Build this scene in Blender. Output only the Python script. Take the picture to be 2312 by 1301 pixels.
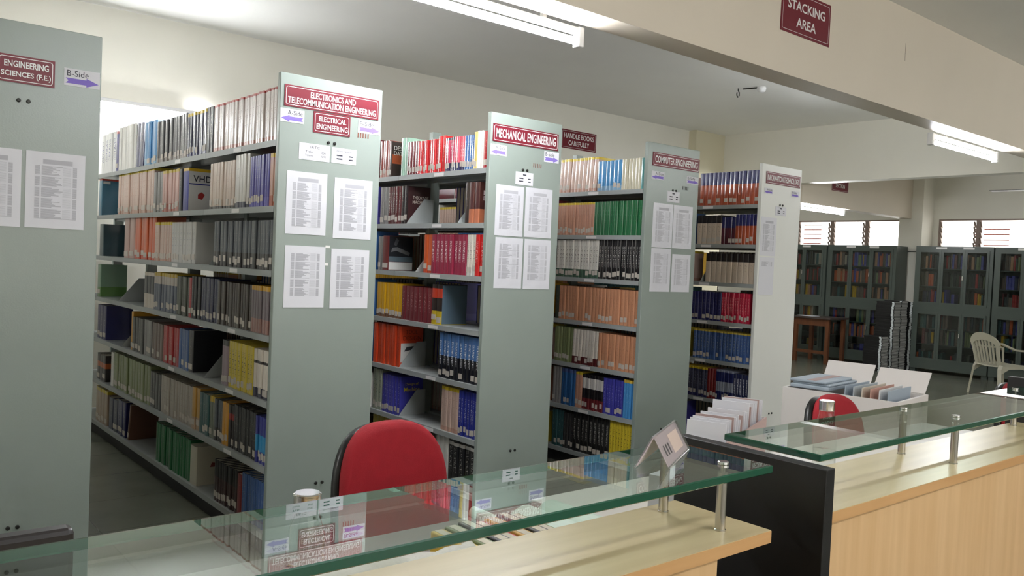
import bpy, math, random
from mathutils import Vector, Matrix

random.seed(7)
PI = math.pi
scene = bpy.context.scene
for _o in list(bpy.data.objects):
    bpy.data.objects.remove(_o, do_unlink=True)
COL = scene.collection

# ------------------------------------------------------------------ camera
def make_camera():
    yaw, pitch, roll, h, fpx = 0.8757, -0.0312, 0.0441, 1.4509, 1886.8
    f = Vector((math.cos(yaw) * math.cos(pitch), math.sin(yaw) * math.cos(pitch), math.sin(pitch)))
    r0 = f.cross(Vector((0, 0, 1))).normalized()
    u0 = r0.cross(f)
    r = math.cos(roll) * r0 + math.sin(roll) * u0
    u = -math.sin(roll) * r0 + math.cos(roll) * u0
    cam = bpy.data.cameras.new('camera')
    cam.sensor_fit = 'HORIZONTAL'
    cam.sensor_width = 36.0
    cam.lens = fpx / 2312.0 * 36.0
    cam.clip_start = 0.02
    o = bpy.data.objects.new('camera', cam)
    o.matrix_world = Matrix(((r.x, u.x, -f.x, 0), (r.y, u.y, -f.y, 0), (r.z, u.z, -f.z, h), (0, 0, 0, 1)))
    COL.objects.link(o)
    scene.camera = o
make_camera()

# ------------------------------------------------------------------ light and exposure
scene.view_settings.view_transform = 'Standard'
scene.view_settings.look = 'None'
scene.view_settings.gamma = 1.0
scene.view_settings.use_curve_mapping = False
scene.view_settings.exposure = 0.95
TUBE = 98.0           # radiance of the fluorescent tubes
SKY = 2.2              # overcast daylight outside the windows
world = bpy.data.worlds.new('world')
scene.world = world
world.use_nodes = True
_bg = world.node_tree.nodes['Background']
_bg.inputs[0].default_value = (1.0, 0.965, 0.92, 1)
_bg.inputs[1].default_value = SKY

def area_light(name, loc, rot, sx, sy, power, color):
    l = bpy.data.lights.new(name, 'AREA')
    l.shape = 'RECTANGLE'; l.size = sx; l.size_y = sy; l.energy = power; l.color = color
    o = bpy.data.objects.new(name, l)
    o.location = loc; o.rotation_euler = rot
    COL.objects.link(o)
    return o
# added fill light, standing in for unseen windows behind the photographer
area_light('daylight_fill', (2.2, -5.2, 1.9), (PI / 2, 0, 0), 7.0, 1.8, 48.0, (1.0, 0.94, 0.86))

# ------------------------------------------------------------------ materials
def lin(c):
    return tuple(((v / 255.0) / 12.92 if v / 255.0 <= 0.04045 else ((v / 255.0 + 0.055) / 1.055) ** 2.4) for v in c) + (1.0,)

MATS = {}
def new_mat(name):
    m = bpy.data.materials.new(name)
    m.use_nodes = True
    nt = m.node_tree
    b = nt.nodes['Principled BSDF']
    return m, nt, b

def mat(name, rgb, rough=0.5, metal=0.0, bump=0.0, bscale=60.0, var=0.0, vscale=4.0, coat=0.0, spec=None):
    if name in MATS: return MATS[name]
    m, nt, b = new_mat(name)
    b.inputs['Base Color'].default_value = lin(rgb)
    b.inputs['Roughness'].default_value = rough
    b.inputs['Metallic'].default_value = metal
    b.inputs['Coat Weight'].default_value = coat
    if spec is not None: b.inputs['Specular IOR Level'].default_value = spec
    tc = nt.nodes.new('ShaderNodeTexCoord')
    if var > 0:
        n = nt.nodes.new('ShaderNodeTexNoise'); n.inputs['Scale'].default_value = vscale; n.inputs['Detail'].default_value = 5
        nt.links.new(tc.outputs['Object'], n.inputs['Vector'])
        mr = nt.nodes.new('ShaderNodeMapRange')
        mr.inputs['From Min'].default_value = 0.3; mr.inputs['From Max'].default_value = 0.7
        mr.inputs['To Min'].default_value = 1 - var; mr.inputs['To Max'].default_value = 1 + var
        nt.links.new(n.outputs['Fac'], mr.inputs['Value'])
        mx = nt.nodes.new('ShaderNodeVectorMath'); mx.operation = 'SCALE'
        mx.inputs[0].default_value = lin(rgb)[:3]
        nt.links.new(mr.outputs['Result'], mx.inputs['Scale'])
        nt.links.new(mx.outputs['Vector'], b.inputs['Base Color'])
    if bump > 0:
        n2 = nt.nodes.new('ShaderNodeTexNoise'); n2.inputs['Scale'].default_value = bscale; n2.inputs['Detail'].default_value = 4
        nt.links.new(tc.outputs['Object'], n2.inputs['Vector'])
        bp = nt.nodes.new('ShaderNodeBump'); bp.inputs['Strength'].default_value = bump; bp.inputs['Distance'].default_value = 0.01
        nt.links.new(n2.outputs['Fac'], bp.inputs['Height'])
        nt.links.new(bp.outputs['Normal'], b.inputs['Normal'])
    MATS[name] = m
    return m

def emit_mat(name, rgb, strength):
    if name in MATS: return MATS[name]
    m, nt, b = new_mat(name)
    b.inputs['Base Color'].default_value = (0.9, 0.9, 0.9, 1)
    b.inputs['Emission Color'].default_value = rgb + (1.0,)
    b.inputs['Emission Strength'].default_value = strength
    MATS[name] = m
    return m

def clear_mat(name, tint, rough=0.02, fac_ior=1.5, gain=1.0):
    """clear sheet: tinted see-through mixed with a mirror by the angle of view"""
    if name in MATS: return MATS[name]
    m, nt, b = new_mat(name)
    nt.nodes.remove(b)
    out = nt.nodes['Material Output']
    tr = nt.nodes.new('ShaderNodeBsdfTransparent'); tr.inputs[0].default_value = tint + (1.0,)
    gl = nt.nodes.new('ShaderNodeBsdfGlossy'); gl.inputs['Roughness'].default_value = rough
    gl.inputs['Color'].default_value = (1, 1, 1, 1)
    lw = nt.nodes.new('ShaderNodeLayerWeight'); lw.inputs['Blend'].default_value = 0.5
    # Schlick: F0 + (1-F0) * facing^5
    pw = nt.nodes.new('ShaderNodeMath'); pw.operation = 'POWER'; pw.inputs[1].default_value = 5.0
    nt.links.new(lw.outputs['Facing'], pw.inputs[0])
    ma = nt.nodes.new('ShaderNodeMath'); ma.operation = 'MULTIPLY_ADD'
    f0 = ((fac_ior - 1) / (fac_ior + 1)) ** 2
    ma.inputs[1].default_value = (1 - f0) * gain; ma.inputs[2].default_value = f0 * gain
    ma.use_clamp = True
    nt.links.new(pw.outputs[0], ma.inputs[0])
    mx = nt.nodes.new('ShaderNodeMixShader')
    nt.links.new(ma.outputs[0], mx.inputs[0]); nt.links.new(tr.outputs[0], mx.inputs[1]); nt.links.new(gl.outputs[0], mx.inputs[2])
    nt.links.new(mx.outputs[0], out.inputs['Surface'])
    MATS[name] = m
    return m

def wood_mat(name, rgb, rgb2, axis='Z', rough=0.35, stretch=14.0, scale=2.2):
    if name in MATS: return MATS[name]
    m, nt, b = new_mat(name)
    tc = nt.nodes.new('ShaderNodeTexCoord'); mp = nt.nodes.new('ShaderNodeMapping')
    s = [stretch, stretch, stretch]; s['XYZ'.index(axis)] = 0.8
    mp.inputs['Scale'].default_value = s
    nt.links.new(tc.outputs['Object'], mp.inputs['Vector'])
    n = nt.nodes.new('ShaderNodeTexNoise'); n.inputs['Scale'].default_value = scale; n.inputs['Detail'].default_value = 6
    nt.links.new(mp.outputs['Vector'], n.inputs['Vector'])
    cr = nt.nodes.new('ShaderNodeValToRGB')
    cr.color_ramp.elements[0].position = 0.35; cr.color_ramp.elements[0].color = lin(rgb)
    cr.color_ramp.elements[1].position = 0.7; cr.color_ramp.elements[1].color = lin(rgb2)
    nt.links.new(n.outputs['Fac'], cr.inputs['Fac'])
    nt.links.new(cr.outputs['Color'], b.inputs['Base Color'])
    b.inputs['Roughness'].default_value = rough
    MATS[name] = m
    return m

def floor_mat():
    m, nt, b = new_mat('polished_stone_floor')
    tc = nt.nodes.new('ShaderNodeTexCoord')
    n = nt.nodes.new('ShaderNodeTexNoise'); n.inputs['Scale'].default_value = 1.6; n.inputs['Detail'].default_value = 8
    nt.links.new(tc.outputs['Object'], n.inputs['Vector'])
    cr = nt.nodes.new('ShaderNodeValToRGB')
    cr.color_ramp.elements[0].position = 0.3; cr.color_ramp.elements[0].color = lin((96, 99, 88))
    cr.color_ramp.elements[1].position = 0.75; cr.color_ramp.elements[1].color = lin((122, 122, 108))
    nt.links.new(n.outputs['Fac'], cr.inputs['Fac'])
    br = nt.nodes.new('ShaderNodeTexBrick'); br.offset = 0.0
    br.inputs['Scale'].default_value = 1.0; br.inputs['Mortar Size'].default_value = 0.003
    br.inputs['Brick Width'].default_value = 0.56; br.inputs['Row Height'].default_value = 0.56
    br.inputs['Color1'].default_value = (1, 1, 1, 1); br.inputs['Color2'].default_value = (0.9, 0.9, 0.88, 1); br.inputs['Mortar'].default_value = (0.55, 0.55, 0.52, 1)
    nt.links.new(tc.outputs['Object'], br.inputs['Vector'])
    mx = nt.nodes.new('ShaderNodeMix'); mx.data_type = 'RGBA'; mx.blend_type = 'MULTIPLY'; mx.inputs['Factor'].default_value = 0.7
    nt.links.new(cr.outputs['Color'], mx.inputs[6]); nt.links.new(br.outputs['Color'], mx.inputs[7])
    nt.links.new(mx.outputs[2], b.inputs['Base Color'])
    b.inputs['Roughness'].default_value = 0.22
    return m

def book_mat(name, main, top=None, tf=0.07, bot=None, bf=0.2, title=None, rough=0.3, mid=None, mf=(0, 0), coat=0.35, thr=0.56):
    """book jacket: colour zones up the spine and small unreadable lettering along it"""
    key = 'jacket_' + name
    if key in MATS: return MATS[key]
    m, nt, b = new_mat(key)
    uv = nt.nodes.new('ShaderNodeUVMap'); sp = nt.nodes.new('ShaderNodeSeparateXYZ')
    nt.links.new(uv.outputs['UV'], sp.inputs[0])
    def math_n(op, a, bb):
        n = nt.nodes.new('ShaderNodeMath'); n.operation = op
        for i, v in enumerate((a, bb)):
            if isinstance(v, (int, float)): n.inputs[i].default_value = v
            else: nt.links.new(v, n.inputs[i])
        return n.outputs[0]
    cur = None
    def mixc(fac, col):
        nonlocal cur
        n = nt.nodes.new('ShaderNodeMix'); n.data_type = 'RGBA'
        nt.links.new(fac, n.inputs['Factor'])
        if cur is None: n.inputs[6].default_value = lin(main)
        else: nt.links.new(cur, n.inputs[6])
        n.inputs[7].default_value = lin(col)
        cur = n.outputs[2]
    v = sp.outputs['Y']; u = sp.outputs['X']
    if mid: mixc(math_n('MULTIPLY', math_n('GREATER_THAN', v, mf[0]), math_n('LESS_THAN', v, mf[1])), mid)
    if bot: mixc(math_n('LESS_THAN', v, bf), bot)
    if title:
        mp = nt.nodes.new('ShaderNodeMapping'); mp.inputs['Scale'].default_value = (3.2, 46.0, 1)
        nt.links.new(uv.outputs['UV'], mp.inputs['Vector'])
        nz = nt.nodes.new('ShaderNodeTexNoise'); nz.inputs['Scale'].default_value = 1.0; nz.inputs['Detail'].default_value = 2
        nt.links.new(mp.outputs['Vector'], nz.inputs['Vector'])
        f = math_n('GREATER_THAN', nz.outputs['Fac'], thr)
        f = math_n('MULTIPLY', f, math_n('GREATER_THAN', u, 0.3)); f = math_n('MULTIPLY', f, math_n('LESS_THAN', u, 0.7))
        f = math_n('MULTIPLY', f, math_n('GREATER_THAN', v, 0.3)); f = math_n('MULTIPLY', f, math_n('LESS_THAN', v, 0.84))
        mixc(f, title)
    if top: mixc(math_n('GREATER_THAN', v, 1 - tf), top)
    if cur is not None: nt.links.new(cur, b.inputs['Base Color'])
    else: b.inputs['Base Color'].default_value = lin(main)
    b.inputs['Roughness'].default_value = rough
    b.inputs['Coat Weight'].default_value = coat
    b.inputs['Coat Roughness'].default_value = 0.12
    MATS[key] = m
    return m

# ------------------------------------------------------------------ mesh helpers
class MB:
    def __init__(s): s.v = []; s.f = []; s.m = []; s.u = []
    def face(s, idx, mi=0, uv=None):
        s.f.append(tuple(idx)); s.m.append(mi); s.u.append(uv)
    def box(s, x0, x1, y0, y1, z0, z1, mi=0):
        n = len(s.v)
        s.v += [(x0, y0, z0), (x1, y0, z0), (x1, y1, z0), (x0, y1, z0), (x0, y0, z1), (x1, y0, z1), (x1, y1, z1), (x0, y1, z1)]
        for q in ((3, 2, 1, 0), (4, 5, 6, 7), (0, 1, 5, 4), (1, 2, 6, 5), (2, 3, 7, 6), (3, 0, 4, 7)):
            s.face([n + i for i in q], mi)
        return s
    def obox(s, c, ax, ay, az, mi=0):
        """box from centre and three half-axis vectors"""
        n = len(s.v); c = Vector(c); ax, ay, az = Vector(ax), Vector(ay), Vector(az)
        for k in ((-1, -1, -1), (1, -1, -1), (1, 1, -1), (-1, 1, -1), (-1, -1, 1), (1, -1, 1), (1, 1, 1), (-1, 1, 1)):
            s.v.append(tuple(c + ax * k[0] + ay * k[1] + az * k[2]))
        for q in ((3, 2, 1, 0), (4, 5, 6, 7), (0, 1, 5, 4), (1, 2, 6, 5), (2, 3, 7, 6), (3, 0, 4, 7)):
            s.face([n + i for i in q], mi)
        return s
    def bar(s, a, b, w, t, up=(0, 0, 1), mi=0):
        a, b = Vector(a), Vector(b); d = (b - a); L = d.length; d.normalize()
        x = d.cross(Vector(up)).normalized(); y = x.cross(d)
        return s.obox((a + b) / 2, x * w / 2, y * t / 2, d * L / 2, mi)
    def prism(s, pts, axis, a, b, mi=0, cap=True):
        """extrude a closed 2D outline along an axis: 'X' (pts = y,z), 'Y' (x,z), 'Z' (x,y)"""
        n = len(s.v); k = len(pts)
        for t in (a, b):
            for p, q in pts:
                s.v.append({'X': (t, p, q), 'Y': (p, t, q), 'Z': (p, q, t)}[axis])
        for i in range(k):
            j = (i + 1) % k
            s.face((n + i, n + j, n + k + j, n + k + i), mi)
        if cap:
            s.face([n + i for i in range(k)][::-1], mi); s.face([n + k + i for i in range(k)], mi)
        return s
    def loft(s, loops, mi=0, cap=True, close=True):
        n = len(s.v); k = len(loops[0])
        for L in loops: s.v += [tuple(p) for p in L]
        for r in range(len(loops) - 1):
            for i in range(k if close else k - 1):
                j = (i + 1) % k
                s.face((n + r * k + i, n + r * k + j, n + (r + 1) * k + j, n + (r + 1) * k + i), mi)
        if cap:
            s.face([n + i for i in range(k)][::-1], mi)
            e = n + (len(loops) - 1) * k
            s.face([e + i for i in range(k)], mi)
        return s
    def lathe(s, prof, seg=24, cx=0, cy=0, mi=0, cap=True):
        return s.loft([[(cx + r * math.cos(2 * PI * i / seg), cy + r * math.sin(2 * PI * i / seg), z) for i in range(seg)] for r, z in prof], mi, cap)
    def tube(s, pts, r, seg=8, mi=0):
        pts = [Vector(p) for p in pts]; loops = []
        for i, p in enumerate(pts):
            d = (pts[min(i + 1, len(pts) - 1)] - pts[max(i - 1, 0)]).normalized()
            up = Vector((0, 0, 1)) if abs(d.z) < 0.9 else Vector((1, 0, 0))
            x = d.cross(up).normalized(); y = x.cross(d)
            loops.append([p + (x * math.cos(2 * PI * k / seg) + y * math.sin(2 * PI * k / seg)) * r for k in range(seg)])
        return s.loft(loops, mi)
    def build(s, name, mats, parent=None, bevel=0, smooth=False, loc=None, sub=0, rot=None):
        me = bpy.data.meshes.new(name)
        me.from_pydata(s.v, [], s.f)
        if not isinstance(mats, (list, tuple)): mats = [mats]
        for m in mats: me.materials.append(m)
        for p, mi in zip(me.polygons, s.m): p.material_index = mi
        if any(u is not None for u in s.u):
            L = me.uv_layers.new(name='UVMap'); i = 0
            for p, u in zip(me.polygons, s.u):
                for k in range(p.loop_total):
                    L.data[p.loop_start + k].uv = u[k] if u else (3.0, 0.5)
        if smooth:
            for p in me.polygons: p.use_smooth = True
        me.update()
        o = bpy.data.objects.new(name, me)
        COL.objects.link(o)
        if parent: o.parent = parent
        if loc: o.location = loc
        if rot: o.rotation_euler = rot
        if bevel:
            md = o.modifiers.new('bevel', 'BEVEL'); md.width = bevel; md.segments = 2; md.limit_method = 'ANGLE'; md.angle_limit = 0.6
        if sub:
            md = o.modifiers.new('sub', 'SUBSURF'); md.levels = sub; md.render_levels = sub
        return o

def tag(o, label, cat, group=None):
    o['label'] = label; o['category'] = cat
    if group: o['group'] = group
    return o
def thing(name, label, cat, loc=(0, 0, 0), rz=0.0, group=None):
    o = bpy.data.objects.new(name, None); COL.objects.link(o)
    o.location = loc; o.rotation_euler = (0, 0, rz); o.empty_display_size = 0.1
    return tag(o, label, cat, group)
def struct(o):
    o['kind'] = 'structure'; return o
def copy_tree(o, parent=None):
    c = o.copy(); COL.objects.link(c)
    if parent is not None: c.parent = parent
    for ch in list(o.children): copy_tree(ch, c)
    return c

_fc = {}
def text_mesh(txt, bold=0.0):
    k = (txt, bold)
    if k in _fc: return _fc[k]
    cu = bpy.data.curves.new('lettering', 'FONT')
    cu.body = txt; cu.align_x = 'LEFT'; cu.resolution_u = 3; cu.offset = bold; cu.size = 1.0; cu.fill_mode = 'FRONT'
    o = bpy.data.objects.new('lettering', cu); COL.objects.link(o)
    bpy.context.view_layer.update()
    dg = bpy.context.evaluated_depsgraph_get()
    me = bpy.data.meshes.new_from_object(o.evaluated_get(dg))
    bpy.data.objects.remove(o, do_unlink=True)
    vs = [v.co.copy() for v in me.vertices]; fs = [tuple(p.vertices) for p in me.polygons]
    x0 = min(v.x for v in vs); x1 = max(v.x for v in vs); y0 = min(v.y for v in vs); y1 = max(v.y for v in vs)
    vs = [((v.x - x0) / (x1 - x0), (v.y - y0) / (y1 - y0)) for v in vs]
    _fc[k] = (vs, fs)
    bpy.data.meshes.remove(me)
    return _fc[k]
def add_text(mb, txt, x0, x1, z0, z1, y, mi=0, bold=0.012, axis='Y', flip=False):
    """lettering filling the box x0..x1, z0..z1; faces -Y (axis Y, x runs along X) or -X (axis X, x runs along -Y)"""
    vs, fs = text_mesh(txt, bold)
    n = len(mb.v)
    for a, b in vs:
        p = x0 + (x1 - x0) * a; q = z0 + (z1 - z0) * b
        mb.v.append((p, y, q) if axis == 'Y' else (y, -p, q))
    for f in fs: mb.face([n + i for i in f], mi)
def rr_outline(x0, x1, z0, z1, r, seg=4):
    pts = []
    for cx, cz, a0 in ((x1 - r, z0 + r, -90), (x1 - r, z1 - r, 0), (x0 + r, z1 - r, 90), (x0 + r, z0 + r, 180)):
        for k in range(seg + 1):
            a = math.radians(a0 + 90.0 * k / seg); pts.append((cx + r * math.cos(a), cz + r * math.sin(a)))
    return pts
def add_border(mb, x0, x1, z0, z1, r, w, y, mi=0):
    a = rr_outline(x0, x1, z0, z1, r); b = rr_outline(x0 + w, x1 - w, z0 + w, z1 - w, max(r - w, 0.001))
    n = len(mb.v); k = len(a)
    mb.v += [(p, y, q) for p, q in a] + [(p, y, q) for p, q in b]
    for i in range(k):
        j = (i + 1) % k; mb.face((n + i, n + j, n + k + j, n + k + i), mi)

# ------------------------------------------------------------------ shared materials
M_wall = mat('wall_paint', (236, 233, 221), 0.55, bump=0.05, bscale=220, var=0.02, vscale=1.5)
M_ceil = mat('ceiling_paint', (243, 242, 238), 0.6, bump=0.05, bscale=200, var=0.02, vscale=1.2)
M_beam = mat('beam_paint', (222, 211, 194), 0.5, bump=0.05, bscale=180, var=0.03, vscale=1.2)
M_steel = mat('grey_green_enamel', (142, 152, 146), 0.27, bump=0.04, bscale=160, var=0.02, vscale=3)
M_shelf = mat('shelf_enamel', (158, 163, 162), 0.36, bump=0.03, bscale=160)
M_white_panel = mat('white_enamel', (228, 229, 224), 0.38, bump=0.03, bscale=160)
M_dark = mat('dark_recess', (28, 28, 28), 0.6)
M_bolt = mat('bolt_head', (48, 48, 46), 0.4, 0.6)
M_rust = mat('rusty_slot', (112, 62, 48), 0.7)
M_sign = mat('maroon_acrylic', (112, 24, 40), 0.36, spec=.35)
M_signw = mat('sign_white', (230, 228, 226), 0.35)
M_paper = mat('printed_sheet', (220, 220, 226), 0.8, spec=.25)
M_sleeve = mat('sheet_in_sleeve', (214, 214, 221), 0.22, bump=0.35, bscale=18)
M_ink = mat('grey_print', (182, 182, 189), 0.8, spec=.25)
M_ink2 = mat('dark_print', (70, 70, 80), 0.8, spec=.2)
M_violet = mat('violet_arrow', (136, 118, 200), 0.8, spec=.2)
M_chrome = mat('chrome', (225, 225, 225), 0.12, 1.0)
M_brushed = mat('brushed_steel', (196, 192, 186), 0.26, 1.0)
M_black = mat('black_laminate', (13, 12, 14), 0.45, bump=0.03, bscale=300)
M_page = mat('page_edges', (214, 205, 188), 0.8, bump=0.1, bscale=400)
M_callno = mat('call_number_sticker', (196, 188, 178), 0.5)
M_lampbody = mat('lamp_white', (235, 235, 235), 0.4)
M_tube = emit_mat('lit_tube', (0.93, 0.96, 1.0), TUBE)
M_glass_top = clear_mat('counter_glass_top', (0.86, 0.95, 0.90), 0.0, 1.6, 1.05)
M_glass_low = clear_mat('counter_glass_underside', (0.93, 0.97, 0.95), 0.0, 1.02, 1.0)
M_glass_edge = mat('counter_glass_edge', (10, 76, 54), 0.08, coat=0.6)
M_bottle = clear_mat('clear_plastic', (0.93, 0.95, 0.94), 0.04, 1.5, 1.2)
M_acryl = clear_mat('clear_acrylic', (0.95, 0.94, 0.95), 0.06, 1.55, 1.3)
M_pane = clear_mat('cupboard_pane', (0.74, 0.78, 0.77), 0.03, 1.5, 0.8)
M_louvre = clear_mat('louvre_pane', (0.92, 0.93, 0.92), 0.05, 1.5, 1.0)
M_ledge = wood_mat('ledge_laminate', (188, 170, 130), (199, 181, 142), 'X', 0.3)
M_ledge_edge = wood_mat('ledge_edge_band', (196, 150, 98), (206, 162, 110), 'X', 0.4)
M_body = wood_mat('counter_front_laminate', (208, 170, 122), (220, 184, 138), 'Z', 0.42)
M_table = wood_mat('table_wood', (88, 50, 28), (108, 64, 36), 'Z', 0.45)
M_red = mat('red_upholstery', (158, 20, 34), 0.85, bump=0.3, bscale=500, var=0.05, vscale=30)
M_blackpl = mat('black_plastic', (24, 24, 25), 0.35)
M_cream = mat('cream_plastic', (190, 186, 166), 0.4)
M_cup = mat('cupboard_enamel', (74, 83, 77), 0.34)

# ------------------------------------------------------------------ the room
ZC = 3.45
YB = 7.72
def slab(name, x0, x1, y0, y1, z0, z1, m):
    return struct(MB().box(x0, x1, y0, y1, z0, z1).build(name, m))
slab('floor', -3.2, 14.6, -5.6, 10.2, -0.12, 0.0, floor_mat())
slab('ceiling', -3.2, 14.6, -5.6, 10.2, ZC, ZC + 0.15, M_ceil)
slab('wall_back', -3.2, 10.5, YB, YB + 0.2, 0, ZC, M_wall)
slab('wall_left', -3.2, -3.0, -5.6, YB, 0, ZC, M_wall)
slab('wall_front', -3.2, 14.6, -5.6, -5.4, 0, ZC, M_wall)
slab('wall_alcove', 10.3, 10.5, YB, 10.2, 0, ZC, M_wall)
slab('wall_end', 10.5, 14.6, 10.0, 10.2, 0, ZC, M_wall)
slab('trim_1', -3.0, 10.3, 2.987, 3.180, 2.70, ZC, M_beam)            # the beam over the counter
MB().box(6.186, 6.189, 2.9862, 2.988, 3.07, 3.20).build('crack', mat('hairline_crack', (96, 80, 62), .8), bpy.data.objects['trim_1'])
slab('trim_2', 10.3, 10.5, -5.4, YB, 2.70, ZC, M_wall)                 # the beam across the hall
slab('trim_3', 10.5, 13.8, 6.40, 6.60, 2.45, ZC, M_beam)               # the beam beyond it
slab('trim_4', 9.63, 10.3, 7.59, YB, 0, ZC, mat('corner_pillar_paint', (222, 214, 186), 0.55, bump=0.05, bscale=200))
slab('trim_5', 13.8, 14.2, 6.22, 6.60, 0, ZC, M_wall)                  # column between the cupboards
# far wall with the two louvred window openings
WZ0, WZ1 = 1.97, 2.46
fw = MB()
fw.box(14.2, 14.4, -5.4, 10.0, 0, WZ0).box(14.2, 14.4, -5.4, 10.0, WZ1, ZC)
fw.box(14.2, 14.4, -5.4, 3.3, WZ0, WZ1).box(14.2, 14.4, 6.13, 6.62, WZ0, WZ1).box(14.2, 14.4, 9.4, 10.0, WZ0, WZ1)
struct(fw.build('wall_far', M_wall))
M_wframe = mat('window_frame_paint', (150, 132, 122), 0.5)
M_redbar = mat('red_oxide_bar', (176, 62, 40), 0.5)
def louvre_window(n, y0, y1, bars=None):
    fr = MB()
    fr.box(14.2, 14.26, y0, y0 + 0.03, WZ0, WZ1).box(14.2, 14.26, y1 - 0.03, y1, WZ0, WZ1)
    fr.box(14.2, 14.26, y0 + 0.03, y1 - 0.03, WZ1 - 0.025, WZ1).box(14.2, 14.26, y0 + 0.03, y1 - 0.03, WZ0, WZ0 + 0.02)
    o = struct(fr.build('window_%d' % n, M_wframe))
    k = 5
    for i in range(k):
        z = WZ0 + 0.06 + i * 0.085
        b = MB(); b.obox((14.21, (y0 + y1) / 2, z), (0.022, 0, -0.04), (0, (y1 - y0) / 2 - 0.035, 0), (0.0018, 0, 0.001))
        b.build('louvre', M_louvre, o)
        for s_ in (y0 + 0.045, y1 - 0.045):
            c = MB(); c.obox((14.19, s_, z), (0.028, 0, -0.045), (0, 0.012, 0), (0.006, 0, 0.004)); c.build('louvre_clip', M_wframe, o)
    if bars:
        for i in range(4 if n > 3 else 5):
            z = WZ0 + 0.07 + i * 0.085
            MB().box(14.36, 14.38, bars[0], bars[1], z, z + 0.016).build('grille_bar', M_redbar, o)
    return o
louvre_window(1, 8.01, 8.70, (8.32, 8.67)); louvre_window(2, 7.36, 8.01); louvre_window(3, 6.62, 7.36)
louvre_window(4, 5.52, 6.13, (5.55, 5.64)); louvre_window(5, 4.62, 5.52, (5.12, 5.49)); louvre_window(6, 3.70, 4.62)
louvre_window(7, 8.70, 9.40)
tag(MB().tube([(13.79, 6.62, 1.93), (13.785, 6.5, 1.905), (13.785, 6.3, 1.91), (13.79, 6.19, 1.935)], 0.006).build('wall_cable', M_blackpl), 'dark cable sagging across the pale column between the cupboards', 'cable')

# ------------------------------------------------------------------ tube lamps
def tube_lamp(name, label, x0, x1, y, z, group='fluorescent tube lamps'):
    t = thing(name, label, 'lamp', ((x0 + x1) / 2, y, z), 0, group)
    h = (x1 - x0) / 2
    MB().box(-h, h, -0.019, 0.019, 0.012, 0.045).build('batten', M_lampbody, t, bevel=0.004)
    tb = MB(); tb.lathe([(0.019, -h + 0.03), (0.019, h - 0.03)], 12)
    tb.v = [(v[2], v[0], v[1] - 0.024) for v in tb.v]
    tb.build('tube', M_tube, t, smooth=True)
    for s_ in (-1, 1):
        MB().box(s_ * h - 0.02, s_ * h + 0.02, -0.024, 0.024, -0.055, 0.05).build('end_bracket', M_lampbody, t, bevel=0.006)
    return t, h
def rods(t, h, top):
    for s_ in (-0.6, 0.6):
        MB().box(s_ * h - 0.012, s_ * h + 0.012, -0.012, 0.012, 0.045, top).build('hanger', M_lampbody, t)
_t, _h = tube_lamp('tube_lamp', 'lit tube lamp under the beam, above the electronics and mechanical racks', 1.80, 3.06, 3.215, 2.645); rods(_t, _h, 0.08)
_t, _h = tube_lamp('tube_lamp', 'lit tube lamp under the beam, right of the white rack', 7.20, 8.55, 3.215, 2.645); rods(_t, _h, 0.08)
_t, _h = tube_lamp('tube_lamp', 'lit tube lamp under the farthest beam, below the REFERENCE SECTION sign', 10.56, 11.76, 6.47, 2.41); rods(_t, _h, 0.04)
_t, _h = tube_lamp('tube_lamp', 'lit tube lamp on the back wall behind the electronics rack', 1.45, 2.70, 7.64, 2.63)
MB().box(-0.5, 0.5, 0.026, 0.08, 0.0, 0.035).build('wall_bracket', M_lampbody, _t)
# unseen lamps: a pair read off panel highlights, the rest added as fill
for lx, ly, wh in ((-1.6, 3.215, 'added as fill under the beam beyond the left picture edge'), (-1.0, 7.64, 'added as fill on the back wall beyond the left picture edge'), (1.9, -0.9, 'above the photographer, over the left counter side'), (9.6, -0.9, 'far right of the photographer outside the picture'), (5.6, -3.6, 'added as fill behind the photographer outside the picture')):
    _t, _h = tube_lamp('tube_lamp', 'lit tube lamp ' + wh, lx - 0.62, lx + 0.62, ly, 2.645 if 0 < ly < 4 else 2.63 if ly > 0 else 2.87)
    rods(_t, _h, 0.055 if 1 < ly < 4 else 0.58 if ly < 1 else 0.05)
# ceiling hook and rosette
hk = MB(); hk.tube([(0, 0, 0), (0, 0, -0.02), (0.02, 0, -0.04), (0.022, 0, -0.075), (0, 0, -0.095), (-0.022, 0, -0.075), (-0.02, 0, -0.045)], 0.006)
tag(hk.build('ceiling_hook', M_bolt, loc=(7.71, 5.54, ZC)), 'dark iron hook hanging from the ceiling', 'hook')
rs = thing('ceiling_rosette', 'white round rosette on the ceiling beside the iron hook', 'rosette', (7.79, 5.30, ZC))
MB().lathe([(0.045, 0), (0.05, -0.02), (0.04, -0.05), (0.02, -0.06)], 20).build('base', M_lampbody, rs, smooth=True)
MB().tube([(-0.05, 0.2, -0.006), (-0.02, 0.1, -0.006), (0, 0.03, -0.006)], 0.006).build('wire', M_bolt, rs)
# ceiling fan far right
fan = thing('ceiling_fan', 'dark bladed ceiling fan at the right edge near the far windows', 'fan', (12.3, 4.02, 2.70))
MB().lathe([(0.03, 0.06), (0.10, 0.04), (0.12, 0.0), (0.10, -0.04), (0.03, -0.06)], 20).build('motor', M_blackpl, fan, smooth=True)
MB().lathe([(0.012, 0.05), (0.012, ZC - 2.70)], 8).build('rod', M_blackpl, fan)
for k in range(3):
    a = math.radians(92 + 120 * k); d_ = Vector((math.cos(a), math.sin(a), 0)); n_ = Vector((-d_.y, d_.x, 0))
    MB().obox(d_ * 0.36, d_ * 0.26, n_ * 0.06 + Vector((0, 0, 0.004)), Vector((0, 0, 0.003))).build('blade', M_blackpl, fan)

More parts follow.
